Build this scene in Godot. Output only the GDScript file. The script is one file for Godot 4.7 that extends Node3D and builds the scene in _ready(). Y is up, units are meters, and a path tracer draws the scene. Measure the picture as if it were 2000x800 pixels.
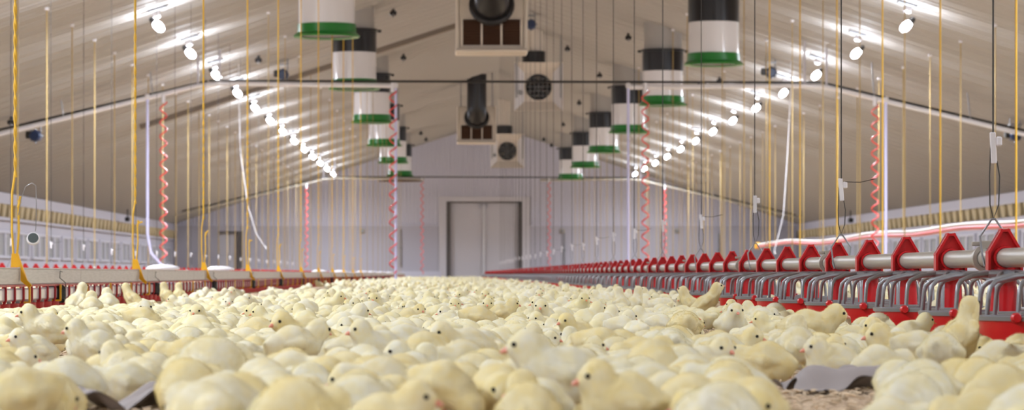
extends Node3D
# A long poultry house: a flock of chicks on litter between a feeder line and a drinker line.
# The camera looks along -z; "depth" is the distance ahead of it.

const F := 6000.0          # focal length in pixels of a 2000 x 800 picture
const VX := 882.0          # where the lines along the house converge
const VY := 535.0
const H := 0.186           # height of the lens above the litter
const XL := -10.84
const XR := 13.52
const XC := 1.34
const EAVE := 2.15
const SLOPE := 0.32
const ZB := 120.0          # depth of the end wall
const ZF := -24.0          # depth of the wall behind the camera
const LAMP_STEP := 5.695
const ORDINAL := ["first", "second", "third", "fourth", "fifth", "sixth", "seventh", "eighth", "ninth", "tenth", "eleventh", "twelfth", "thirteenth"]

var M := {}
var used := {}
var rng := RandomNumberGenerator.new()


# ------------------------------------------------------------------ mesh tools
class MB:
	var st := SurfaceTool.new()
	var sg := 1
	func _init() -> void:
		st.begin(Mesh.PRIMITIVE_TRIANGLES)
	func tri(a: Vector3, b: Vector3, c: Vector3, outward: Vector3, group: int) -> void:
		st.set_smooth_group(group)
		if (a - c).cross(a - b).dot(outward) < 0.0:
			st.add_vertex(a); st.add_vertex(c); st.add_vertex(b)
		else:
			st.add_vertex(a); st.add_vertex(b); st.add_vertex(c)
	func quad(a: Vector3, b: Vector3, c: Vector3, d: Vector3, outward: Vector3, group := -1) -> void:
		tri(a, b, c, outward, group)
		tri(a, c, d, outward, group)
	func box(at: Vector3, size: Vector3, turn := Basis(), bevel := 0.0) -> void:
		var h := size * 0.5
		var b: float = minf(bevel, minf(h.x, minf(h.y, h.z)) * 0.9)
		var ax := [turn.x, turn.y, turn.z]
		var hh := [h.x, h.y, h.z]
		for i in 3:
			var j := (i + 1) % 3
			var k := (i + 2) % 3
			for s in [-1.0, 1.0]:
				var n: Vector3 = ax[i] * s
				var o: Vector3 = at + n * hh[i]
				var u: Vector3 = ax[j] * (hh[j] - b)
				var v: Vector3 = ax[k] * (hh[k] - b)
				quad(o + u + v, o + u - v, o - u - v, o - u + v, n)
		if b > 0.0:
			for i in 3:
				var j := (i + 1) % 3
				var k := (i + 2) % 3
				for s in [-1.0, 1.0]:
					for t in [-1.0, 1.0]:
						var a1: Vector3 = at + ax[i] * s * hh[i] + ax[j] * t * (hh[j] - b)
						var a2: Vector3 = at + ax[i] * s * (hh[i] - b) + ax[j] * t * hh[j]
						var w: Vector3 = ax[k] * (hh[k] - b)
						quad(a1 + w, a1 - w, a2 - w, a2 + w, ax[i] * s + ax[j] * t)
			for s in [-1.0, 1.0]:
				for t in [-1.0, 1.0]:
					for r in [-1.0, 1.0]:
						var p1: Vector3 = at + ax[0] * s * hh[0] + ax[1] * t * (hh[1] - b) + ax[2] * r * (hh[2] - b)
						var p2: Vector3 = at + ax[0] * s * (hh[0] - b) + ax[1] * t * hh[1] + ax[2] * r * (hh[2] - b)
						var p3: Vector3 = at + ax[0] * s * (hh[0] - b) + ax[1] * t * (hh[1] - b) + ax[2] * r * hh[2]
						tri(p1, p2, p3, ax[0] * s + ax[1] * t + ax[2] * r, -1)
	func tube(pts: PackedVector3Array, radii, sides := 8, caps := true) -> void:
		var n := pts.size()
		var rings := []
		var t0: Vector3 = (pts[1] - pts[0]).normalized()
		var u: Vector3 = t0.cross(Vector3.UP)
		if u.length() < 0.1:
			u = t0.cross(Vector3.RIGHT)
		u = u.normalized()
		sg += 1
		for i in n:
			var t: Vector3
			if i == 0:
				t = t0
			elif i == n - 1:
				t = (pts[i] - pts[i - 1]).normalized()
			else:
				t = ((pts[i] - pts[i - 1]).normalized() + (pts[i + 1] - pts[i]).normalized()).normalized()
			u = (u - t * u.dot(t)).normalized()
			var v := t.cross(u)
			var r: float = radii[i] if radii is Array or radii is PackedFloat32Array else radii
			var ring := PackedVector3Array()
			for k in sides:
				var a := TAU * k / sides
				ring.append(pts[i] + (u * cos(a) + v * sin(a)) * r)
			rings.append(ring)
		for i in n - 1:
			var mid: Vector3 = (pts[i] + pts[i + 1]) * 0.5
			for k in sides:
				var k2 := (k + 1) % sides
				var a: Vector3 = rings[i][k]
				var c: Vector3 = rings[i + 1][k2]
				quad(a, rings[i][k2], c, rings[i + 1][k], (a + c) * 0.5 - mid, sg)
		if caps:
			for e in [0, n - 1]:
				var d: Vector3 = (pts[0] - pts[1]) if e == 0 else (pts[n - 1] - pts[n - 2])
				for k in range(1, sides - 1):
					tri(rings[e][0], rings[e][k], rings[e][k + 1], d, -1)
	# profile: Vector2(radius, height) turned round the axis of "turn" (its y)
	func lathe(profile: Array, at: Vector3, segs := 24, smooth := false, turn := Basis()) -> void:
		sg += 1
		for i in profile.size() - 1:
			var p: Vector2 = profile[i]
			var q: Vector2 = profile[i + 1]
			if not smooth:
				sg += 1
			var d := q - p
			var nrm := Vector2(d.y, -d.x)
			for k in segs:
				var a0 := TAU * k / segs
				var a1 := TAU * (k + 1) / segs
				var e0 := Vector3(cos(a0), 0, sin(a0))
				var e1 := Vector3(cos(a1), 0, sin(a1))
				var em := (e0 + e1).normalized()
				var outv: Vector3 = turn * (em * nrm.x + Vector3.UP * nrm.y)
				var A: Vector3 = at + turn * (e0 * p.x + Vector3.UP * p.y)
				var B: Vector3 = at + turn * (e1 * p.x + Vector3.UP * p.y)
				var C: Vector3 = at + turn * (e1 * q.x + Vector3.UP * q.y)
				var D: Vector3 = at + turn * (e0 * q.x + Vector3.UP * q.y)
				if p.x < 1e-6:
					tri(A, C, D, outv, sg)
				elif q.x < 1e-6:
					tri(A, B, C, outv, sg)
				else:
					quad(A, B, C, D, outv, sg)
	# flat outline in the xy plane, given thickness along z
	func prism(outline: PackedVector2Array, z0: float, z1: float) -> void:
		var idx := Geometry2D.triangulate_polygon(outline)
		for i in range(0, idx.size(), 3):
			for e in [[z0, -1.0], [z1, 1.0]]:
				var z: float = e[0]
				var A := outline[idx[i]]
				var B := outline[idx[i + 1]]
				var C := outline[idx[i + 2]]
				tri(Vector3(A.x, A.y, z), Vector3(B.x, B.y, z), Vector3(C.x, C.y, z), Vector3(0, 0, e[1] * signf(z1 - z0)), -1)
		var cw := Geometry2D.is_polygon_clockwise(outline)
		for i in outline.size():
			var a := outline[i]
			var b := outline[(i + 1) % outline.size()]
			var d := b - a
			var o := Vector3(d.y, -d.x, 0) * (-1.0 if cw else 1.0)
			quad(Vector3(a.x, a.y, z0), Vector3(b.x, b.y, z0), Vector3(b.x, b.y, z1), Vector3(a.x, a.y, z1), o)
	func mesh() -> ArrayMesh:
		st.generate_normals()
		st.index()
		return st.commit()


func mat(called: String, srgb: Color, rough := 0.6, metal := 0.0) -> StandardMaterial3D:
	var m := StandardMaterial3D.new()
	m.resource_name = called
	m.albedo_color = srgb
	m.roughness = rough
	m.metallic = metal
	M[called] = m
	return m


func c8(r: int, g: int, b: int) -> Color:
	return Color(r / 255.0, g / 255.0, b / 255.0)


func speckle(a: Color, b: Color, freq: float, sd: int, size := 512) -> NoiseTexture2D:
	var n := FastNoiseLite.new()
	n.seed = sd
	n.frequency = freq
	n.fractal_octaves = 5
	var t := NoiseTexture2D.new()
	t.noise = n
	t.width = size
	t.height = size
	t.seamless = true
	var g := Gradient.new()
	g.offsets = PackedFloat32Array([0.2, 0.8])
	g.colors = PackedColorArray([a, b])
	t.color_ramp = g
	return t


func numbered(called: String) -> String:
	var n: int = used.get(called, 0)
	used[called] = n + 1
	return called if n == 0 else "%s_%03d" % [called, n]


func thing(called: String, label: String, category: String, at: Vector3, group := "", kind := "") -> Node3D:
	var o := Node3D.new()
	o.name = numbered(called)
	add_child(o, true)
	o.position = at
	describe(o, label, category, group, kind)
	return o


func describe(o: Node, label: String, category: String, group := "", kind := "") -> void:
	o.set_meta("label", label)
	o.set_meta("category", category)
	if group:
		o.set_meta("group", group)
	if kind:
		o.set_meta("kind", kind)


func part(parent: Node, called: String, mesh: Mesh, m: Material, at := Vector3.ZERO) -> MeshInstance3D:
	var o := MeshInstance3D.new()
	o.name = called
	o.mesh = mesh
	o.material_override = null
	if m:
		o.set_surface_override_material(0, m)
	o.position = at
	parent.add_child(o, true)
	return o


func copy(o: Node3D, called: String) -> Node3D:
	var c: Node3D = o.duplicate()
	c.name = numbered(called)
	add_child(c, true)
	return c


# a point of the photograph at a given depth
func px(x: float, y: float, depth: float) -> Vector3:
	return Vector3((x - VX) / F * depth, H + (VY - y) / F * depth, -depth)


func ceil_y(x: float) -> float:
	return EAVE + SLOPE * (12.18 - absf(x - XC))


# the point of the ceiling that lies behind a point of the photograph
func on_ceiling(x: float, y: float) -> Vector3:
	var a := (x - VX) / F
	var b := (VY - y) / F
	var left := (EAVE + SLOPE * 10.84 - H) / (b - SLOPE * a)
	if left > 0.0 and a * left < XC:
		return px(x, y, left)
	return px(x, y, (EAVE + SLOPE * 13.52 - H) / (b + SLOPE * a))


func boxm(size: Vector3, bevel := 0.0) -> ArrayMesh:
	var b := MB.new()
	b.box(Vector3.ZERO, size, Basis(), bevel)
	return b.mesh()


func tubem(pts: Array, r, sides := 8) -> ArrayMesh:
	var b := MB.new()
	b.tube(PackedVector3Array(pts), r, sides)
	return b.mesh()


# ------------------------------------------------------------------ start
func _ready() -> void:
	rng.seed = 20240611
	setup_view()
	setup_materials()
	build_shell()
	build_end_wall()
	build_side_walls()
	build_lamps()
	build_chimneys()
	build_heaters()
	build_water_frames()
	build_ceiling_fittings()
	build_feeder_lines()
	build_drinker_lines()
	build_ropes()
	build_floor_things()
	build_flock()


func setup_view() -> void:
	var cam := Camera3D.new()
	cam.name = "camera"
	var lens := CameraAttributesPhysical.new()
	lens.frustum_focal_length = 100.0
	lens.exposure_aperture = 11.0
	lens.frustum_focus_distance = 8.6
	lens.frustum_near = 0.1
	lens.frustum_far = 400.0
	cam.attributes = lens
	add_child(cam)
	cam.position = Vector3(0, H, 0)
	var near := 0.1
	cam.set_frustum(near * 800.0 / F, Vector2((1000.0 - VX) / F * near, (VY - 400.0) / F * near), near, 400.0)
	cam.current = true
	var e := Environment.new()
	e.background_mode = Environment.BG_COLOR
	e.background_color = Color(0, 0, 0)
	e.tonemap_mode = Environment.TONE_MAPPER_LINEAR
	e.tonemap_exposure = 1.37
	e.sdfgi_enabled = true
	e.ssao_enabled = true
	e.ssil_enabled = true
	var w := WorldEnvironment.new()
	w.name = "environment"
	w.environment = e
	add_child(w)


func setup_materials() -> void:
	mat("ceiling_steel", c8(168, 164, 160), 0.7).metallic_specular = 0.15
	mat("ceiling_seam", c8(120, 108, 96), 0.6)
	mat("wall_panel", c8(182, 179, 190), 0.55)
	mat("wall_clad", c8(206, 204, 217), 0.5)
	mat("door_leaf", c8(206, 202, 208), 0.5)
	mat("door_dark", c8(96, 90, 88), 0.6)
	mat("white_frame", c8(198, 196, 206), 0.45)
	mat("grey_pane", c8(150, 150, 150), 0.35)
	mat("cream_flap", c8(186, 168, 130), 0.6)
	mat("dark_gap", c8(92, 78, 56), 0.8)
	mat("white_plastic", c8(226, 224, 228), 0.16)
	mat("black_plastic", c8(26, 24, 27), 0.3)
	mat("green_plastic", c8(26, 118, 40), 0.35)
	mat("box_white", c8(214, 204, 192), 0.4)
	mat("louvre_brown", c8(76, 48, 30), 0.6)
	mat("grille_metal", c8(60, 58, 56), 0.4, 0.6)
	mat("steel", c8(150, 150, 152), 0.35, 0.7)
	mat("dull_steel", c8(146, 148, 152), 0.36, 0.45)
	mat("galvanised", c8(168, 162, 152), 0.38, 0.25)
	mat("feeder_red", c8(196, 18, 26), 0.32)
	mat("cup_red", c8(168, 16, 28), 0.35)
	mat("hose_red", c8(226, 70, 66), 0.35)
	mat("hose_white", c8(206, 206, 242), 0.3)
	mat("rope_yellow", c8(222, 178, 62), 0.8)
	mat("rope_far_dulled", c8(172, 146, 92), 0.85)  # dimming of the far ropes is put into this duller yellow
	mat("clip_yellow", c8(226, 168, 10), 0.4)
	mat("motor_blue", c8(28, 48, 86), 0.35)
	mat("wire_dark", c8(64, 62, 60), 0.5, 0.4)
	mat("dial_dark", c8(74, 82, 82), 0.25)
	mat("paper_grey", c8(152, 144, 142), 0.9)
	mat("beak_pink", c8(226, 150, 126), 0.4)
	mat("leg_pink", c8(214, 112, 92), 0.5)
	mat("eye_black", c8(14, 12, 14), 0.12)
	var bulb := mat("bulb_glass", c8(250, 250, 255), 0.3)
	bulb.emission_enabled = true
	bulb.emission = Color(0.97, 0.97, 1.0)
	bulb.emission_energy_multiplier = 12.0
	var litter := mat("litter", Color.WHITE, 0.95)
	litter.albedo_texture = speckle(c8(134, 108, 82), c8(216, 194, 164), 0.03, 5)
	litter.uv1_triplanar = true
	litter.uv1_world_triplanar = true
	litter.uv1_scale = Vector3(3, 3, 3)
	var chip := mat("shaving", Color.WHITE, 0.9)
	chip.vertex_color_use_as_albedo = true
	var beam := mat("beam_alu", Color.WHITE, 0.42, 0.15)
	beam.albedo_texture = speckle(c8(190, 185, 179), c8(206, 201, 195), 0.02, 8)
	beam.uv1_triplanar = true
	beam.uv1_scale = Vector3(2, 8, 0.6)
	for tint in [["down_pale", Color(1, 0.995, 0.965)], ["down_cream", Color(1, 0.985, 0.93)], ["down_yellow", Color(1, 0.965, 0.84)]]:
		var d := mat(tint[0], tint[1], 0.9)
		d.vertex_color_use_as_albedo = true
		d.metallic_specular = 0.2
		# the loose tufts let light through
		var f := mat(String(tint[0]).replace("down", "tuft"), tint[1], 0.95)
		f.vertex_color_use_as_albedo = true
		f.metallic_specular = 0.1
		f.backlight_enabled = true
		f.backlight = Color(0.9, 0.88, 0.8)


# ------------------------------------------------------------------ house
func build_shell() -> void:
	var fl := thing("floor", "litter covered floor of the long poultry house", "floor", Vector3.ZERO, "", "structure")
	part(fl, "litter_bed", boxm(Vector3(XR - XL + 0.6, 0.3, ZB - ZF + 0.6)), M.litter, Vector3(XC, -0.15, -(ZB + ZF) / 2))
	var ce := thing("ceiling", "cream ribbed steel ceiling sloping up to the ridge", "ceiling", Vector3.ZERO, "", "structure")
	var ang := atan(SLOPE)
	var run := 12.18 / cos(ang)
	for s in [-1.0, 1.0]:
		var ex: float = XL if s < 0 else XR
		var u := Vector3(-s * cos(ang), sin(ang), 0)        # up the slope
		var n := Vector3(-s * sin(ang), -cos(ang), 0)       # into the room
		var turn := Basis(u, -n, u.cross(-n))
		var sl := MB.new()
		var mid: Vector3 = Vector3(ex, EAVE, 0) + u * (run / 2 - 0.15) - n * 0.16
		sl.box(mid + Vector3(0, 0, -(ZB + ZF) / 2), Vector3(run + 0.7, 0.2, ZB - ZF + 0.6), turn)
		part(ce, "slab", sl.mesh(), M.ceiling_steel)
		# one ribbed panel, a metre wide, from eave to ridge
		var prof := [[0.0, -0.045], [0.008, 0.0], [0.31, 0.0], [0.325, 0.014], [0.355, 0.014], [0.37, 0.0], [0.63, 0.0], [0.645, 0.014], [0.675, 0.014], [0.69, 0.0], [0.992, 0.0], [1.0, -0.045]]
		var b := MB.new()
		for i in prof.size() - 1:
			var p: Array = prof[i]
			var q: Array = prof[i + 1]
			var a0: Vector3 = n * p[1] + Vector3(0, 0, -p[0])
			var a1: Vector3 = n * q[1] + Vector3(0, 0, -q[0])
			var up: Vector3 = u * run
			b.quad(a0, a1, a1 + up, a0 + up, n)
		var pm := b.mesh()
		for k in int(ZB - 20.0):
			part(ce, "panel", pm, M.ceiling_steel, Vector3(ex, EAVE, -(20.0 + k)))
	var wl := thing("wall_left", "pale side wall with a row of white framed windows", "wall", Vector3.ZERO, "", "structure")
	part(wl, "wall_face", boxm(Vector3(0.3, EAVE + 0.3, ZB - ZF + 0.6)), M.wall_panel, Vector3(XL - 0.15, EAVE / 2, -(ZB + ZF) / 2))
	var wr := thing("wall_right", "pale side wall behind the raised drinker line", "wall", Vector3.ZERO, "", "structure")
	part(wr, "wall_face", boxm(Vector3(0.3, EAVE + 0.3, ZB - ZF + 0.6)), M.wall_panel, Vector3(XR + 0.15, EAVE / 2, -(ZB + ZF) / 2))
	var wf := thing("wall_front", "plain end wall behind the viewer", "wall", Vector3.ZERO, "", "structure")
	part(wf, "wall_face", boxm(Vector3(XR - XL + 0.6, 7.0, 0.3)), M.wall_clad, Vector3(XC, 3.4, -ZF + 0.15))


func build_end_wall() -> void:
	var w := thing("wall_back", "grey end wall with ribbed cladding above flat panels", "wall", Vector3.ZERO, "", "structure")
	part(w, "backing", boxm(Vector3(XR - XL + 0.6, 7.0, 0.3)), M.wall_clad, Vector3(XC, 3.4, -ZB - 0.5))
	var z := -ZB
	var sill := 2.08
	var dx0 := -0.2
	var dx1 := 2.76
	var dtop := 3.02
	# ribbed cladding, cut out round the double door
	var b := MB.new()
	var x := XL
	while x < XR - 0.01:
		for seg in [[0.0, 0.075, 0.03, 0.03], [0.075, 0.09, 0.03, 0.0], [0.09, 0.135, 0.0, 0.0], [0.135, 0.15, 0.0, 0.03]]:
			var xa: float = x + seg[0]
			var xb: float = minf(x + seg[1], XR)
			var y0 := sill
			if xb > dx0 - 0.3 and xa < dx1 + 0.3:
				y0 = dtop + 0.2
			var za: float = z + seg[2]
			var zb: float = z + seg[3]
			b.quad(Vector3(xa, y0, za), Vector3(xb, y0, zb), Vector3(xb, ceil_y(xb) + 0.05, zb), Vector3(xa, ceil_y(xa) + 0.05, za), Vector3(0, 0, 1))
		x += 0.15
	part(w, "ribbed_cladding", b.mesh(), M.wall_clad)
	# flat panels below
	for r in [[XL, -9.1], [-8.2, dx0 - 0.3], [dx1 + 0.3, 8.2], [8.2, XR]]:
		var a: float = r[0]
		var c: float = r[1]
		part(w, "panel", boxm(Vector3(c - a - 0.02, sill, 0.1), 0.01), M.wall_panel, Vector3((a + c) / 2, sill / 2, z))
		part(w, "rail", boxm(Vector3(c - a, 0.05, 0.16)), M.wall_clad, Vector3((a + c) / 2, sill + 0.01, z + 0.01))
	part(w, "panel", boxm(Vector3(0.9, sill - 1.84, 0.1)), M.wall_panel, Vector3(-8.65, (sill + 1.84) / 2, z))
	part(w, "plinth", boxm(Vector3(9.0, 0.3, 0.14)), M.wall_clad, Vector3(-4.9, 0.15, z + 0.02))
	# door surround
	part(w, "door_surround", boxm(Vector3(0.3, dtop + 0.2, 0.12)), M.door_leaf, Vector3(dx0 - 0.15, (dtop + 0.2) / 2, z))
	part(w, "door_surround", boxm(Vector3(0.3, dtop + 0.2, 0.12)), M.door_leaf, Vector3(dx1 + 0.15, (dtop + 0.2) / 2, z))
	part(w, "door_surround", boxm(Vector3(dx1 - dx0, 0.2, 0.12)), M.door_leaf, Vector3((dx0 + dx1) / 2, dtop + 0.1, z))
	var d := thing("door_1", "tall grey double door with a vertical locking rod in the end wall", "door", Vector3((dx0 + dx1) / 2, 0, z - 0.25), "", "structure")
	var half := (dx1 - dx0) / 2
	for s in [-1.0, 1.0]:
		part(d, "door_leaf", boxm(Vector3(half - 0.012, dtop, 0.06), 0.008), M.door_leaf, Vector3(s * half / 2, dtop / 2, 0))
		part(d, "jamb", boxm(Vector3(0.16, dtop, 0.2)), M.door_dark, Vector3(s * (half - 0.08), dtop / 2, 0.13))
	part(d, "lintel", boxm(Vector3(half * 2, 0.05, 0.2)), M.door_dark, Vector3(0, dtop - 0.025, 0.13))
	var rod := part(d, "locking_rod", tubem([Vector3(-0.02, 0.05, 0.1), Vector3(-0.02, dtop - 0.15, 0.1)], 0.06), M.white_plastic)
	var lm := MB.new()
	lm.box(Vector3(-0.17, dtop - 0.17, 0.1), Vector3(0.05, 0.16, 0.06), Basis(), 0.01)
	lm.box(Vector3(0.13, dtop - 0.17, 0.1), Vector3(0.05, 0.16, 0.06), Basis(), 0.01)
	lm.box(Vector3(-0.02, dtop - 0.24, 0.1), Vector3(0.34, 0.05, 0.06), Basis(), 0.01)
	lm.box(Vector3(-0.02, dtop - 0.1, 0.1), Vector3(0.1, 0.1, 0.06), Basis(), 0.01)
	part(rod, "latch", lm.mesh(), M.white_frame)
	var d2 := thing("door_2", "narrow grey side door standing ajar in the end wall", "door", Vector3(-8.65, 0, z - 0.2), "", "structure")
	part(d2, "door_leaf", boxm(Vector3(0.74, 1.8, 0.05), 0.008), M.door_leaf, Vector3(-0.08, 0.9, 0))
	part(d2, "jamb", boxm(Vector3(0.16, 1.84, 0.22)), M.door_dark, Vector3(0.37, 0.92, 0.11))
	part(d2, "lintel", boxm(Vector3(0.9, 0.06, 0.26)), M.door_dark, Vector3(0, 1.83, 0.13))
	# small fittings on the end wall
	for c in [[1102.0, 455.0, 520.0, "grey conduit on the end wall right of the double door", 1098.0], [1404.0, 455.0, 520.0, "dark conduit on the end wall near the right corner", 1322.0], [783.0, 448.0, 520.0, "slim conduit on the end wall left of the double door", 708.0]]:
		var p := px(c[0], c[2], ZB - 0.1)
		var t := thing("wall_conduit", c[3], "conduit", Vector3(p.x, p.y, -ZB + 0.1))
		var hh: float = px(c[0], c[1], ZB).y - p.y
		part(t, "pipe", tubem([Vector3.ZERO, Vector3(0, hh, 0)], 0.03), M.dull_steel)
		part(t, "clamp", boxm(Vector3(0.12, 0.06, 0.1), 0.01), M.dull_steel, Vector3(0, hh * 0.5, -0.02))
		var q := px(c[4], 451, ZB)
		var bx := thing("junction_box", "small beige junction box " + String(c[3]).substr(String(c[3]).find("on the")), "box", Vector3(q.x, q.y, -ZB + 0.1))
		part(bx, "housing", boxm(Vector3(0.18, 0.16, 0.1), 0.015), M.cream_flap)
		part(bx, "lid", boxm(Vector3(0.14, 0.12, 0.02), 0.005), M.dull_steel, Vector3(0, 0, 0.055))


func build_side_walls() -> void:
	# windows: white frames, two grey panes each
	var n := 0
	for side in [-1.0, 1.0]:
		var wx: float = XL + 0.02 if side < 0 else XR - 0.02
		var z := 62.0
		while z < ZB - 2.0:
			n += 1
			var w := thing("window_%d" % n, "white framed two pane window low on the %s side wall" % ("left" if side < 0 else "right"), "window", Vector3(wx, 0.9, -z), "side wall windows %s" % ("left" if side < 0 else "right"), "structure")
			var f := MB.new()
			var L := 2.56
			var hh := 0.6
			f.box(Vector3(0, hh / 2, 0), Vector3(0.12, 0.07, L), Basis(), 0.01)
			f.box(Vector3(0, -hh / 2, 0), Vector3(0.12, 0.07, L), Basis(), 0.01)
			for k in [-1.0, 0.0, 1.0]:
				f.box(Vector3(0, 0, k * (L / 2 - 0.08)), Vector3(0.12, hh - 0.07, 0.16 if k != 0.0 else 0.18), Basis(), 0.01)
			part(w, "frame", f.mesh(), M.white_frame)
			for k in [-1.0, 1.0]:
				part(w, "pane", boxm(Vector3(0.03, hh - 0.06, L / 2 - 0.2)), M.grey_pane, Vector3(0, 0, k * (L / 4 - 0.02)))
			z += 3.05
		# row of cream inlet flaps above
		var row := thing("air_inlet_row", "row of cream air inlet flaps high on the %s side wall" % ("left" if side < 0 else "right"), "air inlet", Vector3(wx, 1.72, 0))
		var gap := boxm(Vector3(0.04, 0.34, ZB - 60.0))
		part(row, "backing", gap, M.dark_gap, Vector3(0, 0, -(ZB + 60.0) / 2))
		var rail := MB.new()
		rail.box(Vector3(-side * 0.02, 0.2, -(ZB + 60.0) / 2), Vector3(0.14, 0.09, ZB - 60.0))
		rail.box(Vector3(-side * 0.02, -0.2, -(ZB + 60.0) / 2), Vector3(0.14, 0.07, ZB - 60.0))
		part(row, "rail", rail.mesh(), M.wall_panel)
		var fm := MB.new()
		fm.box(Vector3(-side * 0.06, 0.0, 0), Vector3(0.07, 0.3, 0.5), Basis(Vector3(0, 0, 1), 0.18 * side), 0.015)
		fm.box(Vector3(-side * 0.05, 0.0, 0.26), Vector3(0.09, 0.34, 0.06), Basis(), 0.01)
		var flap := fm.mesh()
		z = 60.5
		while z < ZB - 0.6:
			part(row, "flap", flap, M.cream_flap, Vector3(0, 0, -z))
			z += 1.02
		# a white ledge under the eave
		var tr := thing("trim_%d" % (1 if side < 0 else 2), "pale ledge under the eave of the %s side wall" % ("left" if side < 0 else "right"), "trim", Vector3(wx, EAVE - 0.1, 0), "", "structure")
		part(tr, "ledge", boxm(Vector3(0.1, 0.2, ZB - ZF)), M.wall_panel, Vector3(0, 0, -(ZB + ZF) / 2))


# ------------------------------------------------------------------ lamps
func build_lamps() -> void:
	var proto := {}
	for s in [-1.0, 1.0]:
		var ang := atan(SLOPE)
		var n := Vector3(-s * sin(ang), -cos(ang), 0)
		var lx: float = -4.43 if s < 0 else 6.86
		var root := Node3D.new()
		var turn := Basis(Vector3(-s * cos(ang), sin(ang), 0), -n, Vector3(0, 0, 1))
		var up: float = ceil_y(lx) - 3.93
		var b := MB.new()
		b.box(Vector3(0, up - 0.03, 0) , Vector3(0.3, 0.05, 0.24), turn, 0.01)
		part(root, "base_plate", b.mesh(), M.dull_steel)
		b = MB.new()
		b.box(Vector3(s * 0.02, up - 0.1, 0), Vector3(0.11, 0.12, 0.12), turn, 0.02)
		part(root, "junction_box", b.mesh(), M.white_plastic)
		var dir := Vector3(-s * 0.72, -0.69, 0.1).normalized()
		var side := dir.cross(Vector3(0, 0, 1)).normalized()
		var bt := Basis(side, dir, side.cross(dir))
		b = MB.new()
		b.lathe([Vector2(0, -0.16), Vector2(0.03, -0.16), Vector2(0.045, -0.12), Vector2(0.045, -0.07), Vector2(0.03, -0.06)], Vector3.ZERO, 14, false, bt)
		part(root, "socket", b.mesh(), M.grille_metal)
		b = MB.new()
		b.lathe([Vector2(0, -0.085), Vector2(0.04, -0.08), Vector2(0.062, -0.04), Vector2(0.07, 0.02), Vector2(0.062, 0.075), Vector2(0.035, 0.115), Vector2(0, 0.125)], Vector3.ZERO, 10, true, bt)
		part(root, "bulb", b.mesh(), M.bulb_glass)
		# most of the light leaves downwards; the glowing bulb itself gives a little all round
		var sp := SpotLight3D.new()
		sp.name = "lamp_beam"
		sp.spot_angle = 86.0
		sp.spot_angle_attenuation = 0.85
		sp.spot_range = 80.0
		sp.spot_attenuation = 2.0
		sp.light_energy = 25.0
		var l := OmniLight3D.new()
		l.name = "lamp_light"
		l.light_energy = 1.4
		l.omni_range = 80.0
		l.omni_attenuation = 2.0
		for q in [sp, l]:
			q.light_color = Color(0.92, 0.95, 1.0)
			q.light_size = 0.06
			q.shadow_enabled = true
			root.add_child(q)
		var ax := Vector3(s * 0.08, -1.0, 0).normalized()
		sp.basis = Basis.looking_at(ax, Vector3(0, 0, 1))
		proto[s] = root
	for s in [-1.0, 1.0]:
		for k in range(-2, 21):
			var lamp: Node3D = proto[s].duplicate()
			lamp.name = numbered("barn_lamp")
			add_child(lamp, true)
			lamp.position = Vector3(-4.43 if s < 0 else 6.86, 3.93, -LAMP_STEP * (k + 0.13))
			describe(lamp, ("%s glowing bulb lamp from the end wall on the %s ceiling slope" % [ORDINAL[20 - k], "left" if s < 0 else "right"]) if k > 7 else ("bulb lamp on the %s ceiling slope beside the viewer" % ("left" if s < 0 else "right")), "lamp", "lamps in the %s row" % ("left" if s < 0 else "right"))
	for s in proto:
		proto[s].free()


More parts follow.
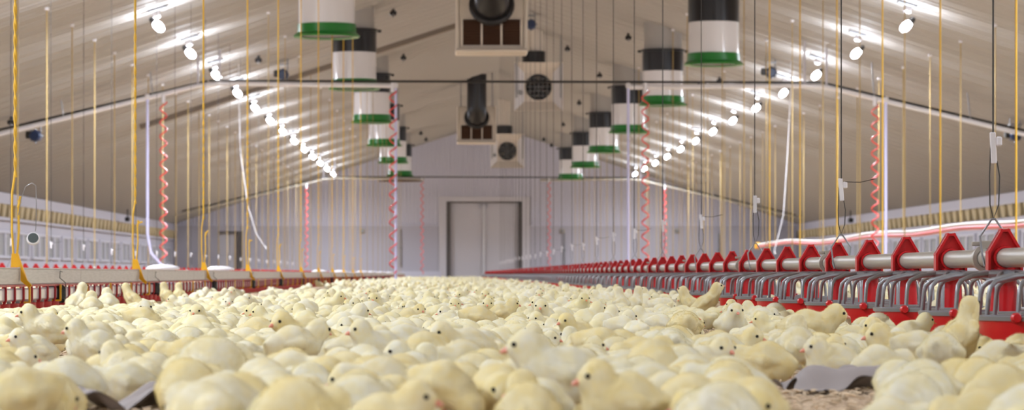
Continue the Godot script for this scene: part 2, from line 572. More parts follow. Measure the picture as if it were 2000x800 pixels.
# ------------------------------------------------------------------ chimneys
func build_chimneys() -> void:
	var R := 0.41
	for s in [-1.0, 1.0]:
		var cx: float = -1.81 if s < 0 else 4.24
		for k in 6:
			var z: float = (44.5 + 12.64 * k) if s < 0 else (49.7 + 11.95 * k)
			var base: float = 3.63 if s < 0 else 3.58
			var t := thing("ventilation_chimney", "%s white chimney with green ring from the end wall, %s row" % [ORDINAL[5 - k], "left" if s < 0 else "right"], "chimney", Vector3(cx, base, -z), "ventilation chimneys %s" % ("left" if s < 0 else "right"))
			var b := MB.new()
			b.lathe([Vector2(R - 0.03, 0.0), Vector2(R + 0.06, -0.02), Vector2(R + 0.075, 0.0), Vector2(R + 0.02, 0.05), Vector2(R + 0.012, 0.17), Vector2(R - 0.02, 0.17)], Vector3.ZERO, 36)
			part(t, "bottom_ring", b.mesh(), M.green_plastic)
			b = MB.new()
			b.lathe([Vector2(R - 0.02, 0.01), Vector2(R, 0.15), Vector2(R, 0.68), Vector2(R - 0.02, 0.68)], Vector3.ZERO, 36)
			part(t, "white_barrel", b.mesh(), M.white_plastic)
			b = MB.new()
			b.lathe([Vector2(R - 0.02, 0.67), Vector2(R + 0.004, 0.67), Vector2(R + 0.004, 1.06), Vector2(R + 0.045, 1.065), Vector2(R + 0.045, 1.1), Vector2(0.0, 1.1)], Vector3.ZERO, 36)
			part(t, "black_barrel", b.mesh(), M.black_plastic)
			b = MB.new()
			b.lathe([Vector2(0, 0.2), Vector2(R - 0.02, 0.2)], Vector3.ZERO, 24)
			part(t, "damper", b.mesh(), M.grille_metal)
			b = MB.new()
			var topy: float = ceil_y(cx) + 0.1 - base
			b.lathe([Vector2(R - 0.03, 1.1), Vector2(R - 0.03, topy)], Vector3.ZERO, 30)
			part(t, "neck", b.mesh(), M.ceiling_steel)
			for q in [-1.0, 1.0]:
				part(t, "lug", boxm(Vector3(0.07, 0.05, 0.09), 0.01), M.black_plastic, Vector3(q * (R + 0.06), 1.07, 0))
			if s < 0 and k == 5:
				b = MB.new()
				b.lathe([Vector2(0, -0.16), Vector2(0.8, -0.2), Vector2(0.8, -0.17), Vector2(0, -0.12)], Vector3.ZERO, 36)
				part(t, "baffle_disc", b.mesh(), M.louvre_brown)
				part(t, "disc_rod", tubem([Vector3(0, -0.14, 0), Vector3(0, 0.2, 0)], 0.02), M.steel)


# ------------------------------------------------------------------ heaters under the ridge
func build_heaters() -> void:
	var row := 0
	for a in [[960.0, 103.0, 48.2, "large white heater box with three brown louvres under the ridge"], [931.0, 280.0, 88.2, "smaller looking white heater box with brown louvres and long black duct"]]:
		var p := px(a[0], a[1], a[2])
		var t := thing("heater_unit", a[3], "heater", p)
		var W := 1.08
		var b := MB.new()
		b.box(Vector3(0, 0.55, -0.35), Vector3(W, 1.02, 0.7), Basis(), 0.03)
		b.box(Vector3(0, 0.03, -0.3), Vector3(W + 0.06, 0.06, 0.86), Basis(), 0.02)
		b.box(Vector3(-W / 2, 0.55, 0.02), Vector3(0.05, 1.02, 0.06), Basis(), 0.01)
		b.box(Vector3(W / 2, 0.55, 0.02), Vector3(0.05, 1.02, 0.06), Basis(), 0.01)
		part(t, "housing", b.mesh(), M.box_white)
		for k in 3:
			var lx := (k - 1) * 0.31
			b = MB.new()
			for j in 9:
				b.box(Vector3(lx, 0.15 + j * 0.044, 0.03), Vector3(0.275, 0.035, 0.01), Basis(Vector3.RIGHT, -0.6))
			b.box(Vector3(lx, 0.32, 0.005), Vector3(0.285, 0.4, 0.01))
			part(t, "louvre", b.mesh(), M.louvre_brown)
		for k in 4:
			part(t, "mullion", boxm(Vector3(0.03, 0.42, 0.05)), M.box_white, Vector3((k - 1.5) * 0.31, 0.32, 0.02))
		# black duct: comes down from the ceiling and turns into the front of the box
		var top: float = ceil_y(p.x) + 0.05 - p.y
		var b2 := MB.new()
		b2.tube(PackedVector3Array([Vector3(0.0, top, 0.34), Vector3(0, 1.05, 0.34), Vector3(0, 0.92, 0.32), Vector3(0, 0.8, 0.24), Vector3(0, 0.72, 0.1), Vector3(0, 0.7, -0.05)]), 0.28, 24)
		part(t, "duct", b2.mesh(), M.black_plastic)
		b2 = MB.new()
		b2.lathe([Vector2(0.28, -0.05), Vector2(0.34, -0.05), Vector2(0.36, 0.0), Vector2(0.34, 0.05), Vector2(0.28, 0.05)], Vector3(0, 0.74, 0.12), 28, true, Basis(Vector3.RIGHT, 1.2))
		part(t, "duct_collar", b2.mesh(), M.black_plastic)
		for q in [-1.0, 1.0]:
			var hx: float = q * 0.45
			part(t, "hanger_rod", tubem([Vector3(hx, 1.0, -0.35), Vector3(hx, ceil_y(p.x + hx) + 0.03 - p.y, -0.35)], 0.02, 6), M.steel)
		row += 1
	for a in [[1052.0, 217.0, 70.7, "white square fan heater with a round dark grille under the ridge"], [991.0, 328.0, 100.7, "white square fan heater with round grille nearest the end wall"]]:
		var p := px(a[0], a[1], a[2])
		var t := thing("fan_heater", a[3], "heater", p)
		var W := 1.12
		var b := MB.new()
		var hs := W * 0.8
		b.box(Vector3(0, W / 2, -0.74), Vector3(hs, hs, 0.02))
		for q in [-1.0, 1.0]:
			b.box(Vector3(q * (hs / 2 - 0.01), W / 2, -0.43), Vector3(0.02, hs, 0.62))
			b.box(Vector3(0, W / 2 + q * (hs / 2 - 0.01), -0.43), Vector3(hs, 0.02, 0.62))
		part(t, "housing", b.mesh(), M.box_white)
		# flared picture frame round the grille
		var o := W / 2
		var i := 0.33
		var fr := [["frame_bottom", Vector3(-o, 0, 0.1), Vector3(o, 0, 0.1), Vector3(i, o - i, -0.1), Vector3(-i, o - i, -0.1)], ["frame_top", Vector3(-o, 2 * o, 0.1), Vector3(o, 2 * o, 0.1), Vector3(i, o + i, -0.1), Vector3(-i, o + i, -0.1)], ["frame_flank", Vector3(-o, 0, 0.1), Vector3(-o, 2 * o, 0.1), Vector3(-i, o + i, -0.1), Vector3(-i, o - i, -0.1)], ["frame_flank", Vector3(o, 0, 0.1), Vector3(o, 2 * o, 0.1), Vector3(i, o + i, -0.1), Vector3(i, o - i, -0.1)]]
		for q in fr:
			b = MB.new()
			var mid: Vector3 = (q[1] + q[2] + q[3] + q[4]) / 4
			var inn: Vector3 = Vector3(0, o, 0.4) - mid
			b.quad(q[1], q[2], q[3], q[4], inn)
			var back := Vector3(0, 0, -0.03)
			b.quad(q[1] + back, q[2] + back, q[3] + back, q[4] + back, -inn)
			b.quad(q[1], q[2], q[2] + back, q[1] + back, mid - Vector3(0, o, 0))
			part(t, q[0], b.mesh(), M.white_plastic if q[0] == "frame_flank" else M.box_white)
		b = MB.new()
		# face plate with a round hole
		for k in 32:
			var a0 := TAU * k / 32
			var a1 := TAU * (k + 1) / 32
			var e0 := Vector3(cos(a0), sin(a0), 0)
			var e1 := Vector3(cos(a1), sin(a1), 0)
			var m0: float = (i + 0.12) / maxf(absf(e0.x), absf(e0.y))
			var m1: float = (i + 0.12) / maxf(absf(e1.x), absf(e1.y))
			var c := Vector3(0, o, -0.1)
			b.quad(c + e0 * 0.285, c + e1 * 0.285, c + e1 * m1, c + e0 * m0, Vector3(0, 0, 1))
		part(t, "face_plate", b.mesh(), M.box_white)
		b = MB.new()
		b.lathe([Vector2(0.285, -0.6), Vector2(0.3, -0.6), Vector2(0.3, 0.02), Vector2(0.285, 0.02), Vector2(0.285, -0.6)], Vector3(0, o, -0.1), 32, false, Basis(Vector3.RIGHT, PI / 2))
		var fan := part(t, "fan_barrel", b.mesh(), M.black_plastic)
		b = MB.new()
		b.lathe([Vector2(0, 0.06), Vector2(0.07, 0.05), Vector2(0.08, -0.08), Vector2(0, -0.08)], Vector3(0, o, -0.3), 16, false, Basis(Vector3.RIGHT, PI / 2))
		for k in 6:
			var turn := TAU * k / 6
			var e := Vector3(cos(turn), sin(turn), 0)
			b.box(Vector3(0, o, -0.3) + e * 0.17, Vector3(0.2, 0.14, 0.008), Basis(e, Vector3(0, 0, 1).cross(e), Vector3(0, 0, 1)) * Basis(Vector3.RIGHT, 0.5))
		part(fan, "fan_blades", b.mesh(), M.black_plastic)
		b = MB.new()
		for k in range(-2, 3):
			var c := k * 0.1
			var r := sqrt(0.28 * 0.28 - c * c)
			b.box(Vector3(c, o, -0.05), Vector3(0.008, 2 * r, 0.008))
			b.box(Vector3(0, o + c, -0.045), Vector3(2 * r, 0.008, 0.008))
		part(fan, "guard_wires", b.mesh(), M.steel)
		var top: float = ceil_y(p.x) + 0.05 - p.y
		b = MB.new()
		b.tube(PackedVector3Array([Vector3(-0.1, W * 0.8, -0.45), Vector3(-0.1, W + 0.28, -0.45)]), 0.27, 20)
		part(t, "duct", b.mesh(), M.black_plastic)
		b = MB.new()
		b.tube(PackedVector3Array([Vector3(-0.1, W + 0.28, -0.45), Vector3(-0.1, top, -0.45)]), 0.2, 20)
		part(t, "ceiling_collar", b.mesh(), M.box_white)
		for q in [-1.0, 1.0]:
			var hx: float = q * 0.5
			part(t, "hanger_rod", tubem([Vector3(hx, 0.3, 0.1), Vector3(hx, ceil_y(p.x + hx) + 0.03 - p.y, 0.1)], 0.015, 6), M.steel)
		b = MB.new()
		b.lathe([Vector2(0, 0.0), Vector2(0.05, 0.0), Vector2(0.06, -0.04), Vector2(0, -0.05)], Vector3(-0.42, 0.42, 0.1), 14, false, Basis(Vector3.RIGHT, -PI / 2))
		part(t, "gas_valve", b.mesh(), M.steel)


# ------------------------------------------------------------------ water pipes across the house
func spiral(at: Vector3, length: float, radius: float, pitch: float, wire: float) -> ArrayMesh:
	var pts := PackedVector3Array()
	var turns := length / pitch
	var n := int(turns * 10)
	for i in n + 1:
		var a := TAU * turns * i / n
		pts.append(at + Vector3(cos(a) * radius, -length * i / n, sin(a) * radius))
	var b := MB.new()
	b.tube(pts, wire, 6)
	return b.mesh()


func build_water_frames() -> void:
	for fr in [[55.7, "near"], [110.5, "far"]]:
		var Z: float = fr[0]
		var near: bool = Z < 80
		var cy := 3.62
		var cyr := 3.575
		var L := [Vector3(-10.0, 2.28, 0), Vector3(-4.6, 3.6, 0), Vector3(-4.2, 3.64, 0), Vector3(-0.99, 3.6, 0)]
		var Rr := [Vector3(3.18, 3.57, 0), Vector3(6.4, 3.6, 0), Vector3(6.8, 3.575, 0), Vector3(12.6, 2.19, 0)]
		for e in [[L, "left"], [Rr, "right"]]:
			var t := thing("water_pipe", "white water pipe under the %s ceiling slope, %s the end wall" % [e[1], "far from" if near else "close to"], "pipe", Vector3(0, 0, -Z))
			part(t, "pipe", tubem(e[0], 0.045, 10), M.white_plastic if near else M.galvanised)
			for p in e[0].slice(1, 3):
				part(t, "hanger", tubem([p, Vector3(p.x, ceil_y(p.x) + 0.02, 0)], 0.02, 6), M.white_frame)
			for q in 3:
				var pa: Vector3 = e[0][0] if e[1] == "left" else e[0][3]
				var pb: Vector3 = e[0][1] if e[1] == "left" else e[0][2]
				var pp: Vector3 = pa.lerp(pb, 0.25 + 0.3 * q)
				part(t, "hanger", tubem([pp, Vector3(pp.x - 0.06, ceil_y(pp.x - 0.06) + 0.02, 0)], 0.013, 6), M.steel)
		var far_name := "long white" if near else "end wall"
		for e in [[Vector3(-4.4, 3.69, 0), Vector3(6.7, 3.66, 0), "straight dark tie rod across the middle above the %s water pipes"], [Vector3(-9.7, 2.45, 0), Vector3(-4.42, 3.69, 0), "sloping dark tie rod above the %s water pipe on the left"], [Vector3(6.72, 3.66, 0), Vector3(12.4, 2.32, 0), "sloping dark tie rod above the %s water pipe on the right"]]:
			var rod := thing("tie_rod", e[2] % far_name, "pipe", Vector3(0, 0, -Z - 0.05))  # dark tie rod running just above the water pipes
			part(rod, "pipe", tubem([e[0], e[1]], 0.022, 8), M.black_plastic)
			for q in [0.04, 0.2, 0.8, 0.96]:
				var h: Vector3 = e[0].lerp(e[1], q)
				part(rod, "clamp", boxm(Vector3(0.04, 0.1, 0.09), 0.006), M.black_plastic, h + Vector3(0, -0.035, 0.02))
		var xs := [-5.51, -1.01, 3.2, 7.87]
		var sx := [-5.22, -1.06, 3.51, 7.67]
		for i in 4:
			var topy: float
			if i == 0: topy = 3.4
			elif i == 3: topy = 3.35
			else: topy = 3.6
			var bot: float = [0.42, 0.2, 0.45, 0.5][i]
			var who: String = ["by the outer left drinker ropes", "left of the heaters", "right of the fan heaters", "by the outer right drinker ropes"][i]
			if near:
				var t := thing("drop_hose", "pale violet supply hose hanging from the water pipe " + who, "hose", Vector3(xs[i], 0, -Z + 0.04))
				part(t, "hose", tubem([Vector3(0, topy, 0), Vector3(0, bot + 0.5, 0), Vector3(0.06 if i == 0 else 0.0, bot + 0.15, 0), Vector3(0.28 if i == 0 else 0.0, bot - 0.1, 0)], 0.026, 10), M.hose_white)
				part(t, "union", boxm(Vector3(0.09, 0.1, 0.09), 0.02), M.white_plastic, Vector3(0, topy, 0))
			var c := thing("coil_hose", "red coiled hose hanging from the %s water pipe %s" % ["near" if near else "end wall", who], "hose", Vector3(sx[i], 0, -Z + 0.05))
			part(c, "coil", spiral(Vector3(0, topy - 0.1, 0), topy - 0.1 - bot, 0.062 if near else 0.05, 0.25, 0.014), M.hose_red)
			part(c, "coupling", tubem([Vector3(0, topy + 0.05, 0), Vector3(0, topy - 0.12, 0)], 0.035, 8), M.white_plastic)
	# loose white cables
	for c in [[[[466, 185, 60], [470, 300, 60], [484, 400, 60], [500, 455, 60], [518, 482, 60]], "loose white cable drooping below the left lamp row"], [[[1545, 165, 60], [1538, 300, 60], [1530, 420, 60], [1512, 492, 60]], "loose white cable drooping below the right lamp row"]]:
		var pts := []
		for q in c[0]:
			pts.append(px(q[0], q[1], q[2]))
		var top := on_ceiling(c[0][0][0], c[0][0][1])
		pts.push_front(Vector3(pts[0].x, ceil_y(pts[0].x) + 0.02, pts[0].z))
		var base: Vector3 = pts[-1]
		var t := thing("hanging_cable", c[1], "cable", base)
		var loc := []
		for q in pts:
			loc.append(q - base)
		part(t, "cable", tubem(loc, 0.009, 6), M.white_plastic)
		part(t, "end_plug", tubem([Vector3(0, 0.02, 0), Vector3(0.02, -0.04, 0)], 0.014, 8), M.white_plastic)


func build_ceiling_fittings() -> void:
	# blue winch motors
	for w in [[553, 125, "blue winch motor on the left slope beside the left chimneys"], [1505, 122, "blue winch motor on the right slope beside the right lamps"], [70, 243, "blue winch motor low on the left ceiling slope"], [1982, 243, "blue winch motor low on the right ceiling slope"], [1037, 30, "blue winch motor behind the large heater box"]]:
		var p := on_ceiling(w[0], w[1])
		var gap := 0.14
		p *= 0.985
		p.y = ceil_y(p.x) - 0.3
		var t := thing("winch_motor", w[2], "motor", p)
		var b := MB.new()
		b.lathe([Vector2(0, -0.16), Vector2(0.09, -0.16), Vector2(0.11, -0.13), Vector2(0.11, 0.12), Vector2(0.08, 0.16), Vector2(0, 0.16)], Vector3(0, 0, 0.02), 18, false, Basis(Vector3.RIGHT, PI / 2))
		part(t, "motor", b.mesh(), M.motor_blue)
		b = MB.new()
		for k in 8:
			var a := TAU * k / 8
			b.box(Vector3(cos(a) * 0.115, sin(a) * 0.115, 0.02), Vector3(0.012, 0.03, 0.2), Basis(Vector3(0, 0, 1), a + PI / 2))
		part(t, "cooling_fin", b.mesh(), M.motor_blue)
		part(t, "gearbox", boxm(Vector3(0.12, 0.14, 0.14), 0.02), M.grille_metal, Vector3(-0.13, 0.02, 0))
		var s: float = -1.0 if p.x < XC else 1.0
		part(t, "mounting_plate", boxm(Vector3(0.22, 0.03, 0.24), 0.005), M.steel, Vector3(0, 0.2, 0))
		for q in [-0.09, 0.09]:
			part(t, "mounting_rod", tubem([Vector3(q, 0.08, 0), Vector3(q, 0.3 - s * SLOPE * q + 0.02, 0)], 0.015, 6), M.steel)
	# small black pulley blocks
	var k := 0
	for w in [[505, 108], [768, 16], [788, 105], [822, 255], [832, 268], [1227, 65], [1171, 140], [1131, 195], [1108, 88], [1100, 238], [1077, 279], [1062, 268], [1405, 150], [22, 228]]:
		var p := on_ceiling(w[0], w[1])
		p.y = ceil_y(p.x) - 0.1
		var who := "on the left ceiling slope" if p.x < XC else "on the right ceiling slope"
		var t := thing("pulley_block", "small black pulley block " + who, "pulley", p, "pulley blocks " + who)
		part(t, "block", boxm(Vector3(0.13, 0.09, 0.16), 0.02), M.black_plastic)
		part(t, "bracket", boxm(Vector3(0.05, 0.14, 0.05)), M.grille_metal, Vector3(0, 0.07, 0))
		part(t, "wheel", tubem([Vector3(-0.02, -0.05, 0.06), Vector3(0.02, -0.05, 0.06)], 0.04, 12), M.steel)
		k += 1
	for w in [[225.0, 428.0, "small black sensor box at the top of the left side wall"], [1685.0, 430.0, "small black sensor box at the top of the right side wall"]]:
		var wx: float = XL if w[0] < VX else XR
		var Z: float = wx * F / (w[0] - VX)
		var p := px(w[0], w[1], Z)
		var t := thing("sensor_box", w[2], "sensor", Vector3(wx - signf(wx) * 0.4, p.y, p.z))
		part(t, "housing", boxm(Vector3(0.14, 0.14, 0.4), 0.02), M.black_plastic)
		part(t, "hanging_rod", tubem([Vector3(0, 0.05, 0), Vector3(0, ceil_y(t.position.x) + 0.02 - p.y, 0)], 0.02, 6), M.grille_metal)
	# seam strip across the left slope
	var ang := atan(SLOPE)
	var u := Vector3(cos(ang), sin(ang), 0)
	var n := Vector3(sin(ang), -cos(ang), 0)
	var b := MB.new()
	b.box(u * 4.1 + n * 0.05, Vector3(8.0, 0.11, 0.22), Basis(u, -n, u.cross(-n)), 0.01)
	var st := thing("ceiling_beam", "dark grey beam across the left ceiling slope below the ridge", "beam", Vector3(-6.9, ceil_y(-6.9), -67.0))
	part(st, "beam", b.mesh(), M.ceiling_seam)


# ------------------------------------------------------------------ feeders
func build_feeder_lines() -> void:
	var S := 0.744
	# parts of one pan, built once; the origin is on the litter below the pipe
	var py := 0.2226
	var br := MB.new()
	var out := PackedVector2Array([Vector2(-0.039, 0.196), Vector2(-0.039, 0.236), Vector2(-0.009, 0.287), Vector2(0.009, 0.287), Vector2(0.039, 0.236), Vector2(0.039, 0.196)])
	br.prism(out, -0.012, 0.012)
	# raised rim of the bracket
	for i in 5:
		var a := out[i]
		var c := out[i + 1]
		var d := (c - a)
		var nn := Vector2(-d.y, d.x).normalized() * -0.003
		var m := (a + c) / 2 + nn
		br.box(Vector3(m.x, m.y, 0.006), Vector3(d.length() + 0.004, 0.006, 0.036), Basis(Vector3(0, 0, 1), d.angle()))
	br.lathe([Vector2(0.0225, -0.014), Vector2(0.027, -0.014), Vector2(0.027, 0.03), Vector2(0.0225, 0.03)], Vector3(0, py, 0), 20, false, Basis(Vector3.RIGHT, PI / 2))
	var bracket := br.mesh()
	var dt := MB.new()
	dt.lathe([Vector2(0.028, 0.2), Vector2(0.029, 0.16), Vector2(0.032, 0.1), Vector2(0.055, 0.05), Vector2(0.0, 0.045)], Vector3.ZERO, 18)
	var drop := dt.mesh()
	var tr := MB.new()
	tr.lathe([Vector2(0, 0.022), Vector2(0.15, 0.02), Vector2(0.176, 0.04), Vector2(0.186, 0.096), Vector2(0.18, 0.096), Vector2(0.168, 0.042), Vector2(0.145, 0.028), Vector2(0.07, 0.03), Vector2(0, 0.05)], Vector3.ZERO, 32)
	tr.lathe([Vector2(0.06, 0.0), Vector2(0.07, 0.0), Vector2(0.06, 0.022)], Vector3.ZERO, 16)
	var tray := tr.mesh()
	var ri := MB.new()
	ri.lathe([Vector2(0.178, 0.095), Vector2(0.189, 0.094), Vector2(0.191, 0.102), Vector2(0.186, 0.105), Vector2(0.178, 0.103), Vector2(0.178, 0.095)], Vector3.ZERO, 36)
	var rim := ri.mesh()
	var hb := MB.new()
	hb.lathe([Vector2(0.036, 0.182), Vector2(0.066, 0.178), Vector2(0.07, 0.186), Vector2(0.064, 0.192), Vector2(0.036, 0.196)], Vector3.ZERO, 28)
	var hub := hb.mesh()
	var arms := []
	var merged := MB.new()
	for k in 12:
		var a := TAU * (k + 0.5) / 12
		var e := Vector3(cos(a), 0, sin(a))
		var pts := PackedVector3Array([e * 0.06 + Vector3(0, 0.187, 0), e * 0.12 + Vector3(0, 0.182, 0), e * 0.162 + Vector3(0, 0.172, 0), e * 0.174 + Vector3(0, 0.16, 0), e * 0.178 + Vector3(0, 0.145, 0), e * 0.182 + Vector3(0, 0.102, 0)])
		var am := MB.new()
		am.tube(pts, [0.0065, 0.006, 0.0055, 0.0052, 0.005, 0.005], 8)
		arms.append(am.mesh())
		merged.tube(pts, [0.0065, 0.006, 0.0055, 0.0052, 0.005, 0.005], 6)
	var grille := merged.mesh()
	var kn := MB.new()
	kn.lathe([Vector2(0, -0.012), Vector2(0.01, -0.012), Vector2(0.011, 0.0), Vector2(0.008, 0.012), Vector2(0, 0.013)], Vector3.ZERO, 12, false, Basis(Vector3.RIGHT, PI / 2))
	var knob := kn.mesh()
	# clamp on the pipe at each joint
	var cl := MB.new()
	cl.lathe([Vector2(0.0225, -0.016), Vector2(0.031, -0.016), Vector2(0.032, 0.016), Vector2(0.0225, 0.016)], Vector3.ZERO, 24, false, Basis(Vector3.RIGHT, PI / 2))
	cl.box(Vector3(0.012, 0.035, 0), Vector3(0.05, 0.012, 0.03), Basis(), 0.002)
	cl.box(Vector3(-0.022, 0.034, 0), Vector3(0.02, 0.01, 0.012), Basis(), 0.002)
	var clamp_mesh := cl.mesh()

	for ln in [[1.24, 5.41, 112.0, "right", 4.92], [-4.0, 26.6, 100.0, "left", 27.1]]:
		var fx: float = ln[0]
		var z0: float = ln[1]
		var z1: float = ln[2]
		var who: String = "right of the chicks" if ln[3] == "right" else "behind the drinker line"
		var line := thing("feeder_pipe", "long galvanised feed pipe on red brackets " + who, "pipe", Vector3(fx, py, 0))
		var segs := 0
		var z := z0 - 1.3
		while z < z1:
			part(line, "pipe_length", tubem([Vector3(0, 0, 0), Vector3(0, 0, -minf(S * 4, z1 - z))], 0.0215, 20), M.galvanised, Vector3(0, 0, -z))
			if z > 4.0:
				part(line, "joint_clamp", clamp_mesh, M.galvanised, Vector3(0, 0, -z - 0.05))
			z += S * 4
		var n := 0
		z = z0
		while z < z1:
			var t := thing("feeder_pan", "red feeder pan with grey wire grille on the feed pipe " + who, "feeder", Vector3(fx, 0, -z), "feeder pans " + who)
			part(t, "bracket", bracket, M.feeder_red)
			part(t, "drop_tube", drop, M.feeder_red)
			part(t, "tray", tray, M.feeder_red)
			if z < 60.0:
				part(t, "rim", rim, M.dull_steel)
				part(t, "hub", hub, M.dull_steel)
			if z < 13.0:
				for a in arms:
					part(t, "grille_arm", a, M.dull_steel)
				for a in [-2.35, 0.8]:
					var e := Vector3(cos(a), 0, -sin(a))
					part(t, "knob", knob, M.feeder_red, e * 0.19 + Vector3(0, 0.1, 0))
			else:
				part(t, "grille", grille, M.dull_steel)
			z += S
			n += 1
		# hangers: cable, clip, loop and a forked wire over the pipe
		var hz: float = 7.03 if ln[3] == "right" else 27.9
		var hk := 0
		while hz < (80.0 if ln[3] == "right" else 78.0):
			var t := thing("feeder_hanger", "dark cable with a pale clip carrying the feed pipe " + who, "hanger", Vector3(fx, 0, -hz), "feeder hangers " + who)
			var tilt := (rng.randf() - 0.5) * 0.05
			var cl_y := 0.43 + rng.randf_range(-0.02, 0.02)
			part(t, "cable", tubem([Vector3(tilt * 0.2, cl_y + 0.07, 0), Vector3(0, ceil_y(fx) + 0.02, 0)], 0.0022 if hz < 16.0 else 0.003, 6), M.wire_dark)
			var cm := MB.new()
			cm.box(Vector3(tilt * 0.1, cl_y + 0.035, 0), Vector3(0.014, 0.072, 0.006), Basis(Vector3(0, 0, 1), tilt * 4.0 + 0.06), 0.002)
			cm.box(Vector3(tilt * 0.1 + 0.013, cl_y + 0.05, 0), Vector3(0.014, 0.022, 0.008), Basis(), 0.003)
			part(t, "clip", cm.mesh(), M.white_plastic)
			var lp := MB.new()
			lp.tube(PackedVector3Array([Vector3(-0.006, cl_y + 0.05, 0), Vector3(-0.009, cl_y - 0.03, 0), Vector3(-0.008, 0.345, 0), Vector3(0, 0.312, 0), Vector3(0.012, 0.345, 0), Vector3(0.014, cl_y - 0.03, 0), Vector3(0.008, cl_y + 0.005, 0)]), 0.0016, 6)
			part(t, "loop", lp.mesh(), M.wire_dark)
			var fk := MB.new()
			fk.tube(PackedVector3Array([Vector3(-0.022, 0.204, 0.012), Vector3(-0.026, 0.225, 0.006), Vector3(-0.031, 0.272, 0), Vector3(-0.004, 0.312, 0), Vector3(0.004, 0.312, 0), Vector3(0.031, 0.272, 0), Vector3(0.026, 0.225, 0), Vector3(0.02, 0.2, 0)]), 0.0026, 8)
			part(t, "fork_wire", fk.mesh(), M.dull_steel)
			if hk % 2 == 1:
				part(t, "tail_wire", tubem([Vector3(0.008, cl_y + 0.06, 0), Vector3(0.06, cl_y + 0.058, 0.01), Vector3(0.11, cl_y + 0.07, 0.0)], 0.0014, 5), M.wire_dark)
			hz += S * 4 * (0.925)
			hk += 1


